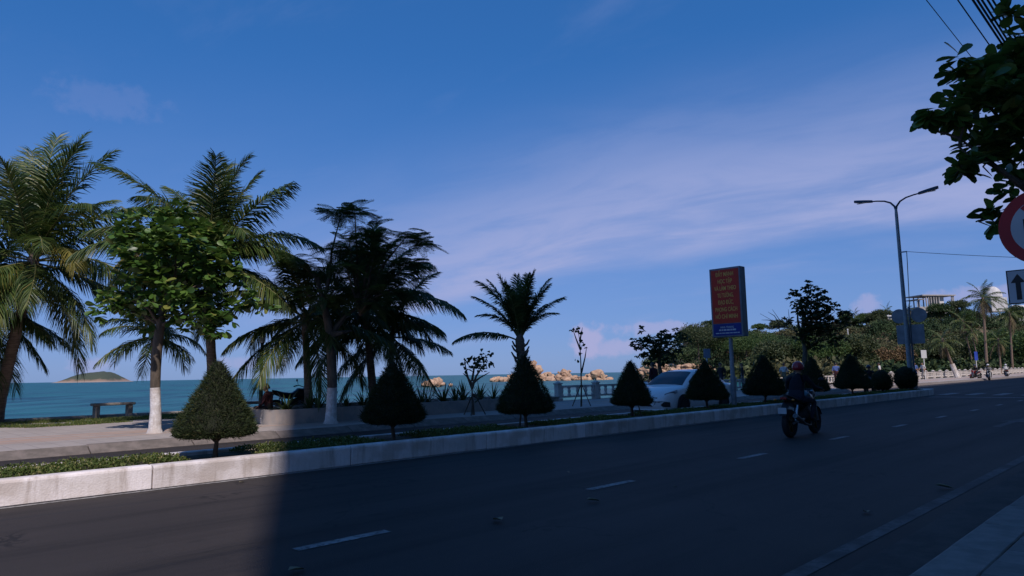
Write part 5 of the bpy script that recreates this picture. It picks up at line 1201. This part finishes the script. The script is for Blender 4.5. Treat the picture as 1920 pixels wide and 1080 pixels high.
# ---------------------------------------------------------------- people
SKIN = mat('skin', (.34, .19, .125), (.28, .15, .10), 6, .6)
HAIR = mat('black_hair', (.012, .010, .009), (.008, .007, .006), 20, .5)
CLOTH = {k: mat('cloth_' + k, c, tuple(x * .75 for x in c), 9, .9, .3, 60) for k, c in dict(navy=(.009, .010, .018), black=(.014, .014, .016), maroon=(.05, .013, .019), jeans=(.02, .026, .042), white=(.55, .54, .53), blue=(.08, .14, .36), grey=(.16, .16, .17), teal=(.03, .12, .13), red=(.32, .03, .03), khaki=(.20, .16, .10)).items()}
def skinned(J, E, root):
    names = list(J); me = bpy.data.meshes.new('sk'); me.from_pydata([J[k][:3] for k in names], [(names.index(a), names.index(b)) for a, b in E], [])
    o = bpy.data.objects.new('sk', me); COL.objects.link(o); o.modifiers.new('Skin', 'SKIN').use_smooth_shade = True
    for i, k in enumerate(names):
        sv = me.skin_vertices[0].data[i]; r = J[k][3]; sv.radius = r if hasattr(r, '__len__') else (r, r); sv.use_root = (k == root)
    ss = o.modifiers.new('Sub', 'SUBSURF'); ss.levels = 2; ss.render_levels = 2
    bpy.context.view_layer.update()
    m2 = bpy.data.meshes.new_from_object(o.evaluated_get(bpy.context.evaluated_depsgraph_get())); bpy.data.objects.remove(o); bpy.data.meshes.remove(me); return m2
def hand(mb, wrist, d, pn, sgn_, curl, mi):                # palm and five bent fingers
    w, d, pn = Vector(wrist), Vector(d).normalized(), Vector(pn).normalized(); s = d.cross(pn).normalized() * sgn_
    mb.tube([w - d * .02, w + d * .03, w + d * .085], [.026, .036, .038], 8, mi, flat=.5)
    for k, (o, l) in enumerate(((.030, .068), (.010, .076), (-.010, .070), (-.028, .055))):
        p = w + d * .08 + s * o; q = [p]; a = 0
        for j in range(3): a += curl; q.append(q[-1] + (d * math.cos(a) + pn * math.sin(a)) * l * (.42, .33, .27)[j])
        mb.tube(q, [.0095, .009, .008, .006], 6, mi)
    p = w + d * .025 + s * .032; mb.tube([p, p + d * .03 + s * .028, p + d * .058 + s * .03 + pn * .02], [.012, .011, .008], 6, mi)
def person(name, J, top, bottom, label, hair=True, long_sleeve=True, parent_label=None, loc=(0, 0, 0), rz=0, look=Vector((1, 0, 0)), hands=((1, 0, 0), (0, 0, -1), .5), shoe='black', helmet=None, group=None, hat=None):
    """J: joints (x forward, y left, z up) with radii; one continuous body mesh"""
    E = [('pelvis', 'waist'), ('waist', 'chest'), ('chest', 'neck'), ('neck', 'skull')]
    for s in 'LR': E += [('chest', 'sh' + s), ('sh' + s, 'el' + s), ('el' + s, 'wr' + s), ('pelvis', 'hip' + s), ('hip' + s, 'kn' + s), ('kn' + s, 'an' + s), ('an' + s, 'toe' + s)]
    rad = dict(pelvis=(.155, .115), waist=(.145, .105), chest=(.165, .12), neck=.055, skull=.062, sh=.068, el=.046, wr=.030, hip=.092, kn=.060, an=.044, toe=.036)
    JJ = {k: (*v, rad.get(k, rad.get(k[:-1]))) for k, v in J.items()}
    m0 = skinned(JJ, E, 'pelvis')
    v = [tuple(x.co) for x in m0.vertices]; f = [tuple(p.vertices) for p in m0.polygons]; bpy.data.meshes.remove(m0)
    segs = []
    def sg(a, b, mi): segs.append((Vector(J[a]), Vector(J[b]), mi))
    sg('pelvis', 'waist', 2); sg('waist', 'chest', 1); sg('chest', 'neck', 1); sg('neck', 'skull', 0)
    for s in 'LR':
        sg('chest', 'sh' + s, 1); sg('sh' + s, 'el' + s, 1); sg('el' + s, 'wr' + s, 1 if long_sleeve else 0); sg('pelvis', 'hip' + s, 2); sg('hip' + s, 'kn' + s, 2); sg('kn' + s, 'an' + s, 2); sg('an' + s, 'toe' + s, 3)
    def near(c):
        b_ = None
        for a, b, mi in segs:
            ab = b - a; t = max(0, min(1, (c - a).dot(ab) / ab.length_squared)); d = (a + ab * t - c).length
            if b_ is None or d < b_[0]: b_ = (d, mi)
        return b_[1]
    mb = MB(); mb.add(v, f); mb.mi = [near(sum((Vector(v[i]) for i in q), Vector()) / len(q)) for q in f]
    for s, sg_ in (('L', 1), ('R', -1)): hand(mb, J['wr' + s], hands[0], hands[1], sg_, hands[2], 0)
    # head: skull, jaw, nose, ears, eyes, mouth
    hc = Vector(J['skull']) + Vector((0, 0, .055)) + look * .015; lk = look.normalized(); lf = Vector((0, 0, 1)).cross(lk).normalized(); upv = lk.cross(lf)
    def hp(a, b, c): return hc + lk * a + lf * b + upv * c
    b0 = len(mb.v); mb.ball((0, 0, 0), 1.0, 18, 14, 0)
    for i in range(b0, len(mb.v)):
        x, y, z = mb.v[i]; fx = .098 * x; wy = .076 * y; hz_ = .122 * z
        if z < 0: wy *= 1 + .34 * z; fx *= 1 + .10 * z if x > 0 else 1 + .35 * z
        if x > .3 and .0 < z < .25: fx -= .006
        mb.v[i] = tuple(hp(fx, wy, hz_))
    mb.tube([hp(.088, 0, .02), hp(.112, 0, -.022), hp(.092, 0, -.034)], [.009, .014, .010], 6, 0)
    for s in (-1, 1):
        mb.tube([hp(-.005, s * .074, .015), hp(-.012, s * .088, .005), hp(-.002, s * .078, -.035)], [.012, .017, .009], 6, 0); mb.ball(tuple(hp(.086, s * .031, .006)), .010, 6, 5, 4)
    mb.tube([hp(.086, -.022, -.062), hp(.093, 0, -.063), hp(.086, .022, -.062)], .005, 5, 5)
    o = mb.build(name, [SKIN, CLOTH[top], CLOTH[bottom], CLOTH[shoe], HAIR, mat('lips', (.22, .07, .06), None, 5, .5)], None, loc=loc, rz=rz, smooth='full')
    tag(o, label, 'person', group)
    if hair:
        h = MB(); h.ball((0, 0, 0), 1.0, 18, 12); vv = []
        for x, y, z in h.v: vv.append(tuple(hp(.104 * x - .012 - (.02 if z < .1 else 0), .084 * y, .122 * max(z, -.35 if x < .1 else .28) + .014)))
        h.v = vv; h.build('hair', HAIR, o, smooth='full')
    if helmet:
        h = MB(); h.ball((0, 0, 0), 1.0, 22, 14)
        h.v = [tuple(hp(.136 * x - .008, .122 * y, .138 * max(z, -.42 + (.25 if x > .5 else 0)) + .03)) for x, y, z in h.v]
        hb = h.build('helmet', helmet, o, smooth='full')
        MB().tube([hp(.05, .118, .03), hp(.13, .08, .035), hp(.16, 0, .04), hp(.13, -.08, .035), hp(.05, -.118, .03)], .012, 6).build('visor_rim', BLKPL, hb)
        MB().tube([hp(.0, .105, -.03), hp(.04, .06, -.12), hp(.05, 0, -.14), hp(.04, -.06, -.12), hp(0, -.105, -.03)], .006, 5).build('chin_strap', BLKPL, hb)
    return o
STAND = dict(pelvis=(0, 0, .93), waist=(.01, 0, 1.08), chest=(0, 0, 1.28), neck=(.01, 0, 1.44), skull=(.03, 0, 1.52), shL=(0, .19, 1.37), elL=(-.02, .25, 1.10), wrL=(.06, .25, .88), shR=(0, -.19, 1.37), elR=(-.02, -.25, 1.10), wrR=(.06, -.25, .88), hipL=(0, .10, .88), knL=(.03, .11, .49), anL=(-.01, .11, .08), toeL=(.17, .13, .035), hipR=(0, -.10, .88), knR=(.03, -.11, .49), anR=(-.01, -.11, .08), toeR=(.17, -.13, .035))
WALK = dict(STAND, knL=(.20, .10, .50), anL=(.22, .10, .09), toeL=(.39, .11, .05), knR=(-.06, -.10, .48), anR=(-.30, -.10, .14), toeR=(-.15, -.11, .035), elL=(-.10, .25, 1.12), wrL=(.0, .24, .92), elR=(.08, -.25, 1.12), wrR=(.24, -.22, .98))
RIDE = dict(pelvis=(-.20, 0, .80), waist=(-.19, 0, .95), chest=(-.12, 0, 1.14), neck=(-.06, 0, 1.30), skull=(-.03, 0, 1.37), shL=(-.10, .19, 1.23), elL=(.06, .30, 1.02), wrL=(.30, .31, .985), shR=(-.10, -.19, 1.23), elR=(.06, -.30, 1.02), wrR=(.30, -.31, .985), hipL=(-.16, .11, .78), knL=(.24, .20, .72), anL=(.10, .17, .36), toeL=(.28, .18, .29), hipR=(-.16, -.11, .78), knR=(.24, -.20, .72), anR=(.10, -.17, .36), toeR=(.28, -.18, .29))
SITG = dict(pelvis=(0, 0, .12), waist=(.03, 0, .27), chest=(.06, 0, .46), neck=(.10, 0, .62), skull=(.13, 0, .69), shL=(.06, .18, .55), elL=(.10, .24, .30), wrL=(.28, .16, .20), shR=(.06, -.18, .55), elR=(.08, -.24, .30), wrR=(.26, -.16, .20), hipL=(.04, .10, .10), knL=(.42, .13, .18), anL=(.46, .12, -.20), toeL=(.62, .13, -.25), hipR=(.04, -.10, .10), knR=(.42, -.13, .18), anR=(.46, -.12, -.20), toeR=(.62, -.13, -.25))
# ---------------------------------------------------------------- motorcycles
HELR = mat('red_helmet', (.30, .012, .025), (.24, .01, .02), 2, .3, coat=.4); HELB = mat('dark_helmet', (.02, .03, .06), None, 2, .3, coat=.4); HELW = mat('white_helmet', (.6, .6, .62), None, 2, .3, coat=.4)
PAINTS = {k: mat('motor_paint_' + k, c, None, 2, .35, coat=.5) for k, c in dict(black=(.012, .012, .016), red=(.18, .012, .015), blue=(.02, .04, .14), green=(.02, .07, .03)).items()}
def motorcycle(loc, rz, paint, label, name='motorcycle', sport=True, group=None):
    e = empty(name, loc, rz, label, 'motorcycle', group); P_ = PAINTS[paint]
    GOLD = mat('bronze_rim', (.12, .07, .03), (.09, .05, .02), 4, .4, metal=.6)
    wheel(e, (-.63, 0, .29), .29, .115, 'rear_wheel', .72, 5, GOLD); wheel(e, (.65, 0, .29), .29, .10, 'front_wheel', .72, 5, GOLD)
    MB().tube([(.65, .085, .29), (.50, .085, .72), (.40, .085, .95)], [.026, .028, .024], 8).build('fork', CHROME, e, smooth=True)
    MB().tube([(.65, -.085, .29), (.50, -.085, .72), (.40, -.085, .95)], [.026, .028, .024], 8).build('fork', CHROME, e, smooth=True)
    MB().grid(8, 2, lambda a, b: (.65 + .315 * math.cos(R(20 + 110 * a)), (b - .5) * .13, .29 + .315 * math.sin(R(20 + 110 * a)))).build('front_mudguard', P_, e, smooth=True)
    hb = MB().tube([(.24, .40, .99), (.32, .24, 1.02), (.38, .1, .97), (.38, -.1, .97), (.32, -.24, 1.02), (.24, -.40, .99)], .014, 8).build('handlebar', BLKPL, e, smooth=True)
    for s in (-1, 1):
        MB().tube([(.21, s * .41, .985), (.28, s * .31, 1.01)], .020, 8).build('grip', RUBBER, hb)
        mi_ = MB().tube([(.30, s * .27, 1.02), (.30, s * .33, 1.17)], .007, 6).build('mirror_stem', BLKPL, hb); MB().ball((.295, s * .355, 1.19), (.015, .065, .042), 12, 8).build('mirror', BLKPL, mi_, smooth='full')
    MB().ball((.50, 0, .86), (.10, .11, .12), 14, 10).build('headlight', P_, e, smooth='full')
    def body(prof, wid, name, ma, n=10):
        mb = MB(); rows = []
        for (x, zt, zb), w in zip(prof, wid):
            rows.append([(x, w * math.cos(2 * math.pi * k / n), (zt + zb) / 2 + (zt - zb) / 2 * math.sin(2 * math.pi * k / n)) for k in range(n)])
        mb.add([p for r in rows for p in r], [(i*n + k, i*n + (k+1) % n, (i+1)*n + (k+1) % n, (i+1)*n + k) for i in range(len(rows) - 1) for k in range(n)] + [tuple(range(n - 1, -1, -1)), tuple((len(rows) - 1) * n + k for k in range(n))])
        return mb.build(name, ma, e, smooth=True)
    body([(.46, .84, .66), (.36, .93, .60), (.15, .94, .62), (-.02, .82, .62), (-.1, .76, .64)], [.06, .14, .16, .12, .08], 'fuel_tank', P_)
    body([(.0, .80, .70), (-.15, .79, .67), (-.4, .82, .70), (-.62, .88, .78), (-.75, .90, .84)], [.08, .13, .14, .11, .05], 'seat', BLKPL)
    body([(-.05, .70, .56), (-.35, .74, .60), (-.65, .83, .72), (-.84, .86, .80)], [.08, .12, .11, .05], 'tail', P_)
    body([(.40, .66, .36), (.3, .68, .26), (.08, .62, .22), (-.12, .55, .26), (-.2, .5, .3)], [.06, .12, .15, .13, .08], 'engine', BLKPL)
    MB().box(-.875, -.845, -.07, .07, .79, .845).build('tail_light', REDL, e, bevel=.01)
    for s in (-1, 1):
        MB().tube([(-.80, s * .06, .78), (-.82, s * .17, .785)], .010, 6).build('signal_stalk', BLKPL, e); MB().ball((-.825, s * .19, .785), (.022, .032, .022), 10, 6).build('turn_signal', mat('amber_lens', (.55, .20, .03), None, 4, .3), e, smooth='full')
    fd = MB().grid(6, 2, lambda a, b: (-.66 - .28 * a - .02 * math.sin(a * 3), (b - .5) * .14, .76 - .30 * a ** 1.4)).build('rear_mudguard', BLKPL, e)
    MB().box(-.955, -.945, -.09, .09, .50, .625).build('number_plate', SGRAY2, fd)
    for s in (-1, 1): MB().tube([(-.63, s * .085, .29), (-.1, s * .09, .36)], [.024, .03], 8).build('swing_arm', CHROME, e); MB().tube([(-.55, s * .10, .34), (-.42, s * .10, .66)], .026, 8).build('shock', CHROME, e)
    MB().tube([(.22, -.12, .34), (.05, -.16, .22), (-.25, -.17, .26), (-.45, -.18, .34), (-.80, -.20, .46)], [.022, .022, .026, .048, .052], 10).build('exhaust', mat('exhaust_steel', (.16, .15, .15), (.08, .08, .08), 6, .4, metal=.6), e, smooth=True)
    for s in (-1, 1): MB().tube([(.14, s * .08, .30), (.14, s * .23, .30)], .014, 6).build('foot_peg', BLKPL, e)
    return e
RIDE_H = ((1, 0, -.25), (.2, 0, -1), .95)
def rider_on(u, v, ang, paint, top, helm, mlabel, rlabel, bottom='jeans', z=0.0):
    motorcycle(uv(u, v, z), RZ + ang, paint, mlabel)
    person('person', RIDE, top, bottom, rlabel, hair=False, helmet=helm, loc=uv(u, v, z), rz=RZ + ang, hands=RIDE_H)
rider_on(15.22, 6.40, .0, 'black', 'navy', HELR, 'dark motorcycle riding away up the road', 'rider in dark jacket and red helmet on the nearest motorcycle')
rider_on(84.5, 17.3, math.pi - .35, 'red', 'black', HELB, 'left of the three far motorcycles at the sunlit kerb', 'rider in black on the left of the three far motorcycles')
rider_on(81.6, 15.6, math.pi + .25, 'black', 'grey', HELW, 'middle of the three far motorcycles, the nearest of them', 'rider in grey with white helmet on the middle far motorcycle')
rider_on(98.0, 17.0, .3, 'green', 'white', HELW, 'right and farthest of the three far motorcycles', 'rider in white shirt on the right far motorcycle')
rider_on(49.5, 13.6, math.pi, 'black', 'blue', HELB, 'motorcycle half hidden behind the bush at the street lamp', 'rider in blue shirt behind the bush at the street lamp')
rider_on(42.6, 13.9, math.pi, 'blue', 'black', HELB, 'motorcycle behind the first round bush', 'rider in black behind the first round bush')
motorcycle(uv(11.35, 21.75, .15), RZ, 'black', 'motorcycle parked behind the planter lilies beside the seated man')
# people on the promenade
pp = pix(506, 762, 20.9); pp.z = .40
person('person', SITG, 'maroon', 'black', 'seated man in a dark top facing left at the planter end', loc=pp, rz=R(172), hands=((.6, 0, -.4), (0, 0, -1), .5))
def stand(px, y, J, top, bottom, rz, label, z=.15, sl_=False):
    p = pix(px, 700, y); p.z = z; person('person', J, top, bottom, label, loc=p, rz=rz, long_sleeve=sl_, hands=((.3, 0, -1), (1, 0, 0), .35), group='people strolling on the promenade')
stand(1225, 33, STAND, 'maroon', 'black', 2.2, 'person in maroon standing left of the white car roof', sl_=True)
stand(1352, 40, WALK, 'black', 'jeans', 3.6, 'dark figure walking behind the tail of the white car', sl_=True)
stand(1568, 54, STAND, 'blue', 'maroon', 1.0, 'person in blue top seen left of the last cone tree')
stand(1650, 61, WALK, 'white', 'khaki', 2.4, 'person in white walking behind the first round bush')
stand(1716, 67, STAND, 'blue', 'jeans', 4.0, 'person in blue standing behind the street lamp foot')
stand(1731, 70, WALK, 'white', 'grey', 3.4, 'person in pale clothes just right of the street lamp foot')
stand(1392, 44, STAND, 'black', 'grey', 2.9, 'dark figure right of the signboard post', sl_=True)
stand(1470, 47, WALK, 'white', 'khaki', .6, 'person in pale shirt left of the red helmet')
